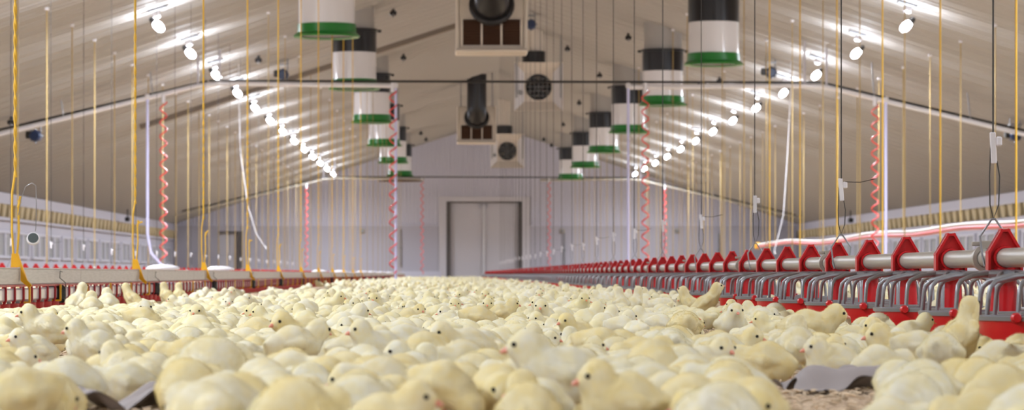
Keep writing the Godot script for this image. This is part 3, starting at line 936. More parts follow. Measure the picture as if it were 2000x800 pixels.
# ------------------------------------------------------------------ drinkers
func build_drinker_lines() -> void:
	var N := 0.244
	# drip cup with its arm round the pipe
	var b := MB.new()
	b.tube(PackedVector3Array([Vector3(0.021, 0.142, 0), Vector3(0.024, 0.125, 0), Vector3(0.024, 0.085, 0), Vector3(0.016, 0.068, 0), Vector3(0.004, 0.055, 0)]), 0.0054, 6)
	b.tube(PackedVector3Array([Vector3(-0.021, 0.142, 0), Vector3(-0.024, 0.125, 0), Vector3(-0.024, 0.085, 0), Vector3(-0.016, 0.068, 0), Vector3(-0.004, 0.055, 0)]), 0.0054, 6)
	b.lathe([Vector2(0, 0.026), Vector2(0.022, 0.026), Vector2(0.038, 0.036), Vector2(0.041, 0.07), Vector2(0.037, 0.07), Vector2(0.026, 0.042), Vector2(0, 0.036)], Vector3.ZERO, 16)
	var cup := b.mesh()
	b = MB.new()
	b.lathe([Vector2(0.0, 0.05), Vector2(0.004, 0.05), Vector2(0.006, 0.06), Vector2(0.009, 0.062), Vector2(0.009, 0.08), Vector2(0, 0.08)], Vector3.ZERO, 12)
	var nipple := b.mesh()
	b = MB.new()
	b.box(Vector3(0.034, 0.107, 0), Vector3(0.008, 0.072, 0.02), Basis(), 0.002)
	b.box(Vector3(0.016, 0.073, 0), Vector3(0.038, 0.007, 0.02), Basis(), 0.002)
	var clip := b.mesh()
	b = MB.new()
	b.box(Vector3(0, 0.1, 0), Vector3(0.096, 0.07, 0.07), Basis(), 0.014)
	b.box(Vector3(0.0, 0.1, 0), Vector3(0.106, 0.078, 0.03), Basis(), 0.012)
	var coupler := b.mesh()
	b = MB.new()
	b.tube(PackedVector3Array([Vector3(0.05, 0.13, 0), Vector3(0.05, 0.15, 0), Vector3(0.03, 0.17, 0.03), Vector3(0.03, 0.2, 0.02), Vector3(0.028, 0.196, -0.07)]), 0.002, 6)
	var hook := b.mesh()
	for ln in [[-1.73, 8.0, 112.0, "beside the chicks on the left", 12.2, 4.65, true], [4.41, 20.0, 110.0, "behind the feeder line", 24.0, 3.72, false], [-5.55, 40.0, 110.0, "near the left wall", 42.0, 2.82, false]]:
		var dx: float = ln[0]
		var z0: float = ln[1]
		var z1: float = ln[2]
		var t := thing("drinker_line", "drinker line with grey beam, white pipe and red cups " + String(ln[3]), "drinker", Vector3(dx, 0, 0))
		var beam := MB.new()
		var z := z0
		while z < z1:
			var l := minf(3.1, z1 - z)
			var bm := MB.new()
			bm.box(Vector3(0, 0.177, -z - l / 2), Vector3(0.034, 0.07, l - 0.003), Basis(), 0.006)
			bm.box(Vector3(0, 0.209, -z - l / 2), Vector3(0.042, 0.006, l - 0.003), Basis(), 0.002)
			part(t, "beam_length", bm.mesh(), M.beam_alu)
			z += 3.1
		part(t, "pipe", boxm(Vector3(0.038, 0.05, z1 - z0), 0.006), M.white_plastic, Vector3(0, 0.105, -(z0 + z1) / 2))
		var rails := MB.new()
		rails.box(Vector3(0.021, 0.14, -(z0 + z1) / 2), Vector3(0.008, 0.008, z1 - z0))
		rails.box(Vector3(-0.021, 0.14, -(z0 + z1) / 2), Vector3(0.008, 0.008, z1 - z0))
		part(t, "cup_rail", rails.mesh(), M.cup_red)
		z = z0 + 0.1
		var k := 0
		var rest: Array[Transform3D] = []
		while z < z1:
			if ln[6] and k < 290:
				part(t, "drip_cup", cup, M.cup_red, Vector3(0, 0, -z))
				if k < 150:
					part(t, "nipple", nipple, M.steel, Vector3(0, 0, -z))
				if k % 4 == 1 and k < 200:
					part(t, "clip", clip, M.clip_yellow, Vector3(0, 0, -z - 0.1))
			else:
				rest.append(Transform3D(Basis(), Vector3(0, 0, -z)))
			k += 1
			z += N
		var mm := MultiMesh.new()
		mm.transform_format = MultiMesh.TRANSFORM_3D
		mm.mesh = cup
		mm.instance_count = rest.size()
		for i in rest.size():
			mm.set_instance_transform(i, rest[i])
		var mi := MultiMeshInstance3D.new()
		mi.name = "far_drip_cups"
		mi.multimesh = mm
		mi.material_override = M.cup_red
		mi.set_meta("kind", "stuff")
		t.add_child(mi, true)
		if ln[6]:
			z = 13.36
			while z < 90.0:
				part(t, "coupler", coupler, M.black_plastic, Vector3(0, 0, -z))
				part(t, "wire_hook", hook, M.wire_dark, Vector3(0, 0, -z))
				z += 4.3
	# a drinker line hoisted up along the right wall
	var pts := []
	var n := 40
	for i in n + 1:
		var Z := 36.0 + (81.0 - 36.0) * i / n
		var yy := 0.93 + 0.02 * sin(i * 0.7) + (0.07 * exp(-pow((Z - 74.0) / 3.0, 2.0)) - 0.05 * exp(-pow((Z - 68.0) / 3.0, 2.0)))
		pts.append(Vector3(8.07, yy, -Z))
	var up := thing("hoisted_drinker_line", "white and red drinker line hoisted up in front of the right wall", "drinker", Vector3(8.07, 0, 0))
	var wp := []
	var rp := []
	for p in pts:
		wp.append(p - Vector3(8.07, 0, 0) + Vector3(0, 0.022, 0))
		rp.append(p - Vector3(8.07, 0, 0) - Vector3(0, 0.04, 0))
	part(up, "pipe", tubem(wp, 0.026, 10), M.beam_alu)
	part(up, "cup_rail", tubem(rp, 0.036, 8), M.cup_red)
	part(up, "end_cap", boxm(Vector3(0.14, 0.18, 0.1), 0.02), M.clip_yellow, pts[n] - Vector3(8.07, 0, 0))


# ------------------------------------------------------------------ ropes
func build_ropes() -> void:
	# braided rope, one metre, stretched by length per rope
	for ln in [[-1.73, 12.18, 4.62, 21, 0.0055, 0.21, "holding up the drinker line beside the chicks on the left", true], [4.41, 24.0, 3.72, 24, 0.0085, 0.21, "holding up the drinker line behind the feeder line", false], [-5.55, 39.3, 2.82, 26, 0.009, 0.21, "holding up the drinker line near the left wall", false], [8.07, 39.4, 3.1, 14, 0.009, 0.95, "holding the hoisted drinker line by the right wall", false], [8.07, 82.8, 3.1, 9, 0.011, 0.5, "hanging free by the right wall", false], [-3.1, 52.0, 5.2, 10, 0.008, 0.3, "hanging free behind the drinker line", false], [5.9, 40.0, 4.4, 15, 0.008, 0.3, "hanging free between the right lamps and the feeder line", false]]:
		for i in int(ln[3]):
			var x: float = ln[0]
			var z: float = ln[1] + ln[2] * i
			if z > ZB - 3.0:
				continue
			var r: float = ln[4]
			var y0: float = ln[5]
			var top := ceil_y(x) + 0.02
			var t := thing("yellow_rope", "yellow rope " + String(ln[6]), "rope", Vector3(x, y0, -z), "yellow ropes " + String(ln[6]))
			if ln[7] and z < 60.0:
				# two strands twisted together down to a loop, adjuster and hook
				var b := MB.new()
				for ph in [0.0, PI]:
					var pts := PackedVector3Array()
					var m := 60
					for j in m + 1:
						var y := 0.36 + (1.4 - 0.36) * j / m
						var a: float = ph + j * 0.9
						pts.append(Vector3(cos(a) * 0.0035, y, sin(a) * 0.0035))
					b.tube(pts, 0.0042, 5)
				b.tube(PackedVector3Array([Vector3(0, 1.4, 0), Vector3(0, top - y0, 0)]), 0.0068, 6)
				part(t, "rope", b.mesh(), M.rope_yellow)
				var lp := MB.new()
				lp.tube(PackedVector3Array([Vector3(0.0, 0.38, 0), Vector3(-0.012, 0.3, 0), Vector3(-0.013, 0.15, 0), Vector3(-0.006, 0.035, 0)]), 0.0048, 6)
				lp.tube(PackedVector3Array([Vector3(0.012, 0.25, 0), Vector3(0.015, 0.15, 0), Vector3(0.006, 0.035, 0)]), 0.0048, 6)
				lp.tube(PackedVector3Array([Vector3(0.012, 0.24, 0), Vector3(0.018, 0.262, 0), Vector3(0.014, 0.27, 0)]), 0.007, 6)
				if i % 2 == 1 or i == 0:
					lp.tube(PackedVector3Array([Vector3(0.016, 0.255, 0), Vector3(0.04 if i else 0.02, 0.262 if i else 0.285, 0)]), 0.005, 6)
				else:
					lp.tube(PackedVector3Array([Vector3(0.016, 0.255, 0), Vector3(0.032, 0.28, 0)]), 0.005, 6)
				part(t, "rope_loop", lp.mesh(), M.rope_yellow)
				var hk := MB.new()
				hk.prism(PackedVector2Array([Vector2(-0.013, 0.058), Vector2(0.013, 0.058), Vector2(0.022, 0.03), Vector2(0.05, -0.05), Vector2(0.066, -0.068), Vector2(0.058, -0.078), Vector2(0.036, -0.062), Vector2(0.0225, -0.05), Vector2(0.0225, 0.004), Vector2(-0.016, 0.004)]), -0.01, 0.014)
				part(t, "beam_hook", hk.mesh(), M.clip_yellow)
			else:
				part(t, "rope", tubem([Vector3(0, 0, 0), Vector3(0, top - y0, 0)], r, 6), M.rope_yellow if x > 4.0 and x < 5.0 and z < 45.0 else M.rope_far_dulled)  # ropes farther off take the colour dimmed for distance
				part(t, "ceiling_eye", boxm(Vector3(0.06, 0.05, 0.06), 0.01), M.white_plastic, Vector3(0, top - y0 - 0.04, 0))
	# dial hanging on a thin wire at the first rope
	var p := px(65, 466, 12.15)
	var t := thing("hanging_dial", "small round dial hanging on a bent wire by the yellow rope", "dial", p)
	var b := MB.new()
	b.lathe([Vector2(0, -0.008), Vector2(0.024, -0.008), Vector2(0.027, 0.0), Vector2(0.025, 0.009), Vector2(0, 0.009)], Vector3.ZERO, 24, false, Basis(Vector3.UP, 0.5) * Basis(Vector3.RIGHT, 1.2) * Basis(Vector3(0, 0, 1), 0.4))
	part(t, "case", b.mesh(), M.white_plastic)
	b = MB.new()
	b.lathe([Vector2(0, 0.011), Vector2(0.021, 0.0105)], Vector3.ZERO, 24, false, Basis(Vector3.UP, 0.5) * Basis(Vector3.RIGHT, 1.2) * Basis(Vector3(0, 0, 1), 0.4))
	part(t, "dial_face", b.mesh(), M.dial_dark)
	var wire := [Vector3(0.008, 0.03, 0)]
	for q in [[70, 445], [71, 400], [70, 362], [62, 357], [50, 364], [42, 385], [36, 420]]:
		wire.append(px(q[0], q[1], 12.15) - p)
	part(t, "wire", tubem(wire, 0.0016, 6), M.steel)


# ------------------------------------------------------------------ things on the litter
func build_floor_things() -> void:
	# white round drinkers between the drinker line and the far feeder line
	var proto: Node3D = null
	for q in [[318.0, 23.4], [430.0, 28.2], [624.0, 50.0], [666.0, 59.0], [708.0, 66.0], [725.0, 74.0], [742.0, 84.0], [760.0, 97.0]]:
		var x: float = (q[0] - VX) / F * q[1]
		var t: Node3D
		if proto == null:
			t = thing("bell_drinker", "white round drinker with a domed lid behind the drinker line", "drinker", Vector3.ZERO, "white round drinkers")
			var b := MB.new()
			b.lathe([Vector2(0, 0.262), Vector2(0.07, 0.258), Vector2(0.12, 0.243), Vector2(0.135, 0.228), Vector2(0.13, 0.222), Vector2(0.09, 0.22)], Vector3.ZERO, 28, true)
			part(t, "lid", b.mesh(), M.white_plastic)
			b = MB.new()
			b.lathe([Vector2(0.09, 0.222), Vector2(0.095, 0.05), Vector2(0.09, 0.03)], Vector3.ZERO, 24)
			part(t, "jar", b.mesh(), M.hose_white)
			b = MB.new()
			b.lathe([Vector2(0, 0.0), Vector2(0.13, 0.0), Vector2(0.145, 0.05), Vector2(0.135, 0.05), Vector2(0.12, 0.02), Vector2(0.08, 0.032)], Vector3.ZERO, 24)
			part(t, "dish", b.mesh(), M.feeder_red)
			proto = t
		else:
			t = copy(proto, "bell_drinker")
		t.position = Vector3(x, 0, -q[1])
	# crumpled grey paper
	var noise := FastNoiseLite.new()
	noise.seed = 3
	noise.frequency = 6.0
	noise.fractal_octaves = 2
	for q in [[1640.0, 768.0, 0.17, 0.13, "crumpled grey paper sheet on bare litter among chicks", 0.024], [245.0, 806.0, 0.18, 0.13, "crumpled grey paper sheet in front of white sleeping chicks", 0.022], [1868.0, 778.0, 0.13, 0.16, "small torn grey paper scrap between chicks", 0.016]]:
		var Z: float = H * F / (q[1] - VY)
		var at := Vector3((q[0] - VX) / F * Z, 0.0, -Z)
		var t := thing("paper_sheet", q[4], "paper", at)
		var b := MB.new()
		var n := 26
		var grid := []
		for i in n + 1:
			var rowp := PackedVector3Array()
			for j in n + 1:
				var u: float = (float(i) / n - 0.5) * q[2]
				var v: float = (float(j) / n - 0.5) * q[3]
				u += noise.get_noise_2d(v * 1.5, 5.0) * 0.04
				v += noise.get_noise_2d(u * 1.5, 15.0) * 0.05
				var hgt: float = 0.006 + absf(noise.get_noise_2d(u + at.x * 7.0, v)) * q[5] * 2.2
				rowp.append(Vector3(u, hgt, v))
			grid.append(rowp)
		for i in n:
			for j in n:
				b.quad(grid[i][j], grid[i + 1][j], grid[i + 1][j + 1], grid[i][j + 1], Vector3.UP, 1)
				var dn := Vector3(0, -0.0015, 0)
				b.quad(grid[i][j] + dn, grid[i + 1][j] + dn, grid[i + 1][j + 1] + dn, grid[i][j + 1] + dn, Vector3.DOWN, 2)
		part(t, "sheet", b.mesh(), M.paper_grey)
	# wood shavings
	var cb := MB.new()
	cb.tube(PackedVector3Array([Vector3(-0.006, 0.0012, 0), Vector3(0, 0.0022, 0.001), Vector3(0.006, 0.0012, 0)]), [0.001, 0.0016, 0.001], 4)
	var mm := MultiMesh.new()
	mm.transform_format = MultiMesh.TRANSFORM_3D
	mm.use_colors = true
	mm.mesh = cb.mesh()
	mm.instance_count = 26000
	for i in 26000:
		var Z := sqrt(rng.randf_range(2.2 * 2.2, 11.0 * 11.0))
		var x := rng.randf_range(-0.155, 0.195) * Z
		var s := rng.randf_range(0.5, 1.5)
		var bs := Basis(Vector3.UP, rng.randf() * TAU) * Basis(Vector3(0, 0, 1), rng.randf_range(-0.4, 0.4))
		mm.set_instance_transform(i, Transform3D(bs.scaled(Vector3(s, s, s * rng.randf_range(0.8, 2.4))), Vector3(x, 0.0015 + rng.randf() * 0.004, -Z)))
		var c := rng.randf_range(0.55, 1.0)
		mm.set_instance_color(i, Color(0.72 * c, 0.56 * c, 0.38 * c))
	var mi := MultiMeshInstance3D.new()
	mi.name = "wood_shavings"
	mi.multimesh = mm
	mi.material_override = M.shaving
	describe(mi, "pale wood shavings scattered over the litter between the chicks", "litter", "", "stuff")
	add_child(mi)


# ------------------------------------------------------------------ chicks
func pose_of(called: String) -> Dictionary:
	# joints in metres, facing +x, standing on y = 0
	var P := {"up": 0.0, "legs": false}
	var R := Vector3(-0.032, 0.034, 0)
	var Mi := Vector3(-0.003, 0.041, 0)
	var C := Vector3(0.025, 0.038, 0)
	var hc := Vector3(0.041, 0.073, 0)
	var hd := Vector3(1, -0.12, 0)
	var rr := [0.027, 0.036, 0.030]
	match called:
		"sit_left":
			hd = Vector3(0.35, -0.1, -0.95)
			hc = Vector3(0.038, 0.072, -0.006)
		"sit_right":
			hd = Vector3(0.35, -0.1, 0.95)
			hc = Vector3(0.038, 0.072, 0.006)
		"sit_low":
			hc = Vector3(0.056, 0.047, 0.004)
			hd = Vector3(1, -0.25, 0.2)
		"tucked":
			hc = Vector3(0.040, 0.047, 0.020)
			hd = Vector3(0.3, -0.75, 0.8)
			rr = [0.030, 0.039, 0.033]
			Mi = Vector3(-0.006, 0.041, 0)
		"stand":
			P.legs = true
			R = Vector3(-0.034, 0.060, 0); Mi = Vector3(-0.004, 0.068, 0); C = Vector3(0.024, 0.071, 0)
			hc = Vector3(0.048, 0.106, 0)
		"walk":
			P.legs = true
			R = Vector3(-0.040, 0.063, 0); Mi = Vector3(-0.006, 0.067, 0); C = Vector3(0.026, 0.067, 0)
			hc = Vector3(0.062, 0.094, 0)
		"peck":
			P.legs = true
			R = Vector3(-0.030, 0.074, 0); Mi = Vector3(0.0, 0.069, 0); C = Vector3(0.028, 0.058, 0)
			hc = Vector3(0.057, 0.030, 0.004)
			hd = Vector3(0.55, -0.85, 0.1)
		"stretch":
			P.legs = true
			R = Vector3(-0.038, 0.052, 0); Mi = Vector3(-0.008, 0.070, 0); C = Vector3(0.016, 0.090, 0)
			hc = Vector3(0.044, 0.138, 0)
			hd = Vector3(0.95, 0.35, 0)
			rr = [0.026, 0.034, 0.028]
	hd = hd.normalized()
	var caps := []
	caps.append([R, Mi, rr[0], rr[1]])
	caps.append([Mi, C, rr[1], rr[2]])
	var back := (R - Mi).normalized()
	caps.append([R + back * 0.010 + Vector3(0, 0.004, 0), R + back * 0.027 + Vector3(0, 0.009, 0), 0.015, 0.006])
	if not P.legs:
		caps.append([R + Vector3(0.01, -0.012, 0), C + Vector3(-0.002, -0.013, 0), 0.024, 0.024])
		caps.append([Vector3(0.0, 0.02, 0.016), Vector3(0.0, 0.02, -0.016), 0.02, 0.02])
	else:
		for s in [-1.0, 1.0]:
			caps.append([Mi + Vector3(-0.004, -0.018, s * 0.018), Vector3(0.002, 0.032, s * 0.021), 0.017, 0.0065])
	caps.append([C, C.lerp(hc, 0.6), rr[2] * 0.88, 0.0195])
	caps.append([C.lerp(hc, 0.6), hc, 0.0190, 0.017])
	caps.append([hc - hd * 0.003 + Vector3(0, 0.002, 0), hc + hd * 0.010 + Vector3(0, -0.002, 0), 0.0208, 0.0115])
	var wings := []
	for s in [-1.0, 1.0]:
		var w0: Vector3 = C + Vector3(-0.008, 0.008, s * 0.024)
		var w1: Vector3 = Mi.lerp(R, 0.8) + Vector3(-0.004, 0.004, s * 0.027)
		wings.append([w0, w0.lerp(w1, 0.5) + Vector3(0, -0.002, s * 0.008), 0.0115, 0.012])
		wings.append([w0.lerp(w1, 0.5) + Vector3(0, -0.002, s * 0.008), w1, 0.012, 0.006])
	P.caps = caps
	P.wings = wings
	P.hc = hc
	P.hd = hd
	P.C = C
	P.Mi = Mi
	P.R = R
	# eyes sit on the skin
	P.eyes = []
	var side := hd.cross(Vector3.UP).normalized()
	for s in [-1.0, 1.0]:
		var d: Vector3 = (hd * 0.62 + side * s * 0.76 + side.cross(hd) * 0.2).normalized()
		var e: Vector3 = hc + d * 0.008
		while field(e, caps, 0.011) < 0.0:
			e += d * 0.0003
		P.eyes.append(e + d * 0.0004)
	return P


func field(p: Vector3, caps: Array, k: float) -> float:
	var d := 1.0
	for c in caps:
		var a: Vector3 = c[0]
		var ab: Vector3 = c[1] - a
		var t := clampf((p - a).dot(ab) / maxf(ab.length_squared(), 1e-8), 0.0, 1.0)
		var q: float = (p - a - ab * t).length() - lerpf(c[2], c[3], t)
		var h := maxf(k - absf(d - q), 0.0) / k
		d = minf(d, q) - h * h * k * 0.25
	return d


func chick_surface(P: Dictionary, cell: float) -> Dictionary:
	var lo := Vector3(1, 1, 1)
	var hi := Vector3(-1, -1, -1)
	for c in P.caps + P.wings:
		for e in [0, 1]:
			var r: float = c[2 + e] + 0.012
			var v: Vector3 = c[e]
			lo = lo.min(v - Vector3(r, r, r))
			hi = hi.max(v + Vector3(r, r, r))
	lo.y = maxf(lo.y, -cell * 1.5)
	var nx := int((hi.x - lo.x) / cell) + 2
	var ny := int((hi.y - lo.y) / cell) + 2
	var nz := int((hi.z - lo.z) / cell) + 2
	var val := PackedFloat32Array()
	val.resize(nx * ny * nz)
	for i in nx:
		for j in ny:
			for k in nz:
				var p := lo + Vector3(i, j, k) * cell
				var d := field(p, P.caps, 0.011)
				if d < 0.03:
					var w := field(p, P.wings, 0.006)
					var h := maxf(0.004 - absf(d - w), 0.0) / 0.004
					d = minf(d, w) - h * h * 0.001
				d = maxf(d, 0.001 - p.y)            # flat where it sits
				val[(i * ny + j) * nz + k] = d
	var idx := {}
	var pos := PackedVector3Array()
	for i in nx - 1:
		for j in ny - 1:
			for k in nz - 1:
				var inside := 0
				var s := Vector3.ZERO
				var cnt := 0
				var v := PackedFloat32Array()
				for c in 8:
					v.append(val[((i + (c & 1)) * ny + j + ((c >> 1) & 1)) * nz + k + (c >> 2)])
					if v[c] < 0.0:
						inside += 1
				if inside == 0 or inside == 8:
					continue
				for c in 8:
					for ax in [1, 2, 4]:
						if c & ax:
							continue
						var c2: int = c | ax
						if (v[c] < 0.0) != (v[c2] < 0.0):
							var t := v[c] / (v[c] - v[c2])
							var a := Vector3(c & 1, (c >> 1) & 1, c >> 2)
							var b := Vector3(c2 & 1, (c2 >> 1) & 1, c2 >> 2)
							s += a.lerp(b, t)
							cnt += 1
				idx[(i * ny + j) * nz + k] = pos.size()
				pos.append(lo + (Vector3(i, j, k) + s / cnt) * cell)
	var tris := PackedInt32Array()
	for i in range(1, nx - 1):
		for j in range(1, ny - 1):
			for k in range(1, nz - 1):
				var v0 := val[(i * ny + j) * nz + k]
				var ends := [val[((i + 1) * ny + j) * nz + k], val[(i * ny + j + 1) * nz + k], val[(i * ny + j) * nz + k + 1]]
				for ax in 3:
					var v1: float = ends[ax]
					if (v0 < 0.0) == (v1 < 0.0):
						continue
					var cells := []
					for o in [[0, 0], [1, 0], [1, 1], [0, 1]]:
						var q := [i, j, k]
						q[(ax + 1) % 3] -= o[0]
						q[(ax + 2) % 3] -= o[1]
						cells.append(idx.get((q[0] * ny + q[1]) * nz + q[2], -1))
					if cells.has(-1):
						continue
					if v0 < 0.0:
						tris.append_array(PackedInt32Array([cells[0], cells[2], cells[1], cells[0], cells[3], cells[2]]))
					else:
						tris.append_array(PackedInt32Array([cells[0], cells[1], cells[2], cells[0], cells[2], cells[3]]))
	var nrm := PackedVector3Array()
	nrm.resize(pos.size())
	for t in range(0, tris.size(), 3):
		var a := pos[tris[t]]
		var n := (a - pos[tris[t + 2]]).cross(a - pos[tris[t + 1]])
		for e in 3:
			nrm[tris[t + e]] += n
	# make the normals point outwards whatever the winding
	var flip := 0.0
	for i in pos.size():
		nrm[i] = nrm[i].normalized()
		flip += nrm[i].dot(pos[i] - P.Mi)
	if flip < 0.0:
		for i in pos.size():
			nrm[i] = -nrm[i]
		for t in range(0, tris.size(), 3):
			var q := tris[t + 1]
			tris[t + 1] = tris[t + 2]
			tris[t + 2] = q
	return {"pos": pos, "nrm": nrm, "tris": tris}


var down_noise := FastNoiseLite.new()


func down_color(p: Vector3, P: Dictionary) -> Color:
	# cream down mottled with yellow; the cap of the head has more of it
	var n := down_noise.get_noise_3dv(p * 1000.0) + 0.4 * down_noise.get_noise_3dv(p * 3500.0 + Vector3(50, 0, 0))
	var much := 0.8 if (p - P.hc).length() + n * 0.016 < 0.024 else 0.42
	return Color(0.765, 0.75, 0.665).lerp(Color(0.79, 0.69, 0.34), smoothstep(-0.4, 0.45, n) * much)


func array_mesh(pos, nrm, col, tris) -> ArrayMesh:
	var a := []
	a.resize(Mesh.ARRAY_MAX)
	a[Mesh.ARRAY_VERTEX] = pos
	a[Mesh.ARRAY_NORMAL] = nrm
	a[Mesh.ARRAY_COLOR] = col
	a[Mesh.ARRAY_INDEX] = tris
	var m := ArrayMesh.new()
	m.add_surface_from_arrays(Mesh.PRIMITIVE_TRIANGLES, a)
	return m


func chick_parts(called: String, cell: float, strands: int) -> Dictionary:
	var P := pose_of(called)
	var S := chick_surface(P, cell)
	var col := PackedColorArray()
	for p in S.pos:
		col.append(down_color(p, P))
	var body := array_mesh(S.pos, S.nrm, col, S.tris)
	var out := {"body": body, "P": P}
	# down: thin tapering tufts that stand off the skin
	var hp := PackedVector3Array()
	var hn := PackedVector3Array()
	var hcl := PackedColorArray()
	var ht := PackedInt32Array()
	for i in S.pos.size():
		var p: Vector3 = S.pos[i]
		var n: Vector3 = S.nrm[i]
		if p.y < 0.004:
			continue
		var on_head: bool = (p - P.hc).length() < 0.024
		for q in strands:
			if (p - P.eyes[0]).length() < 0.0058 or (p - P.eyes[1]).length() < 0.0058:
				break
			var t1 := n.cross(Vector3(0.3, 0.9, 0.2)).normalized()
			var t2 := n.cross(t1)
			var o: Vector3 = p + (t1 * rng.randf_range(-0.5, 0.5) + t2 * rng.randf_range(-0.5, 0.5)) * cell * 1.6 - n * 0.0008
			var flow := Vector3(-1, -0.25, 0)
			flow = (flow - n * flow.dot(n))
			var dir: Vector3 = (n * 0.42 + flow * 0.7 + t1 * rng.randf_range(-0.4, 0.4) + t2 * rng.randf_range(-0.4, 0.4)).normalized()
			var l: float = rng.randf_range(0.0022, 0.0038) if on_head else rng.randf_range(0.0035, 0.0068)
			var w: Vector3 = dir.cross(n)
			if w.length() < 0.05:
				w = t1
			w = (w.normalized() + n * rng.randf_range(-0.15, 0.15)).normalized() * 0.00035
			var k := hp.size()
			var tip: Vector3 = o + dir * l
			if (o - w - tip).cross(o - w - (o + w)).dot(n) < 0.0:
				w = -w
			hp.append_array(PackedVector3Array([o - w, o + w, tip]))
			var nn := (n + dir * 0.15).normalized()
			hn.append_array(PackedVector3Array([n, n, nn]))
			var c := down_color(p, P)
			hcl.append_array(PackedColorArray([c, c, c]))
			ht.append_array(PackedInt32Array([k, k + 1, k + 2]))
	if strands > 0:
		out.down = array_mesh(hp, hn, hcl, ht)
	return out


# beak and eyes as coloured faces, joined to a body of the crowd
func add_face(mesh: ArrayMesh, P: Dictionary) -> ArrayMesh:
	var b := SurfaceTool.new()
	b.create_from(mesh, 0)
	var st := MB.new()
	for eye in P.eyes:
		st.lathe([Vector2(0, -0.0036), Vector2(0.0036, 0), Vector2(0, 0.0036)], eye, 8, true)
	var st2 := MB.new()
	var t: Vector3 = P.hc + P.hd * 0.0198 + Vector3(0, -0.003, 0)
	st2.tube(PackedVector3Array([t - P.hd * 0.002, t + P.hd * 0.0105 + Vector3(0, -0.0025, 0)]), [0.005, 0.0006], 6)
	for e in [[st, Color(0.006, 0.005, 0.006)], [st2, Color(0.75, 0.31, 0.21)]]:
		var a: Array = e[0].mesh().surface_get_arrays(0)
		var col := PackedColorArray()
		col.resize(a[Mesh.ARRAY_VERTEX].size())
		col.fill(e[1])
		b.append_from(array_mesh(a[Mesh.ARRAY_VERTEX], a[Mesh.ARRAY_NORMAL], col, a[Mesh.ARRAY_INDEX]), 0, Transform3D())
	return b.commit()


func make_chick(called: String, parts: Dictionary) -> Node3D:
	var P: Dictionary = parts.P
	var root := Node3D.new()
	part(root, "body", parts.body, M.down_pale)
	if parts.has("down"):
		part(root, "down", parts.down, M.tuft_pale)
	var hd: Vector3 = P.hd
	var hc: Vector3 = P.hc
	var b := MB.new()
	var t := hc + hd * 0.0198 + Vector3(0, -0.003, 0)
	b.tube(PackedVector3Array([t - hd * 0.002, t + hd * 0.003, t + hd * 0.0075 + Vector3(0, -0.0008, 0), t + hd * 0.0105 + Vector3(0, -0.0025, 0)]), [0.0050, 0.0043, 0.0027, 0.0005], 8)
	part(root, "beak", b.mesh(), M.beak_pink)
	for eye in P.eyes:
		b = MB.new()
		b.lathe([Vector2(0, -0.0036), Vector2(0.0026, -0.0025), Vector2(0.0036, 0), Vector2(0.0026, 0.0025), Vector2(0, 0.0036)], eye, 12, true)
		part(root, "eye", b.mesh(), M.eye_black)
	for s in [-1.0, 1.0]:
		b = MB.new()
		var stride: float = 0.012 * s if called == "walk" else 0.0
		var fz: float = s * 0.021
		if P.legs:
			b.tube(PackedVector3Array([Vector3(0.002, 0.034, fz), Vector3(-0.004 + stride * 0.5, 0.02, fz), Vector3(0.002 + stride, 0.004, fz)]), [0.0034, 0.0024, 0.0026], 7)
		var f0 := Vector3(0.002 + stride, 0.0035, fz) if P.legs else Vector3(0.026, 0.004, fz)
		for a in [-0.5, 0.0, 0.5, PI]:
			var l := 0.010 if a == PI else 0.020
			var e := Vector3(cos(a), 0, sin(a))
			b.tube(PackedVector3Array([f0, f0 + e * l * 0.5 + Vector3(0, 0.0012, 0), f0 + e * l - Vector3(0, 0.0018, 0)]), [0.0024, 0.002, 0.001], 6)
		part(root, "leg" if P.legs else "foot", b.mesh(), M.leg_pink)
	return root


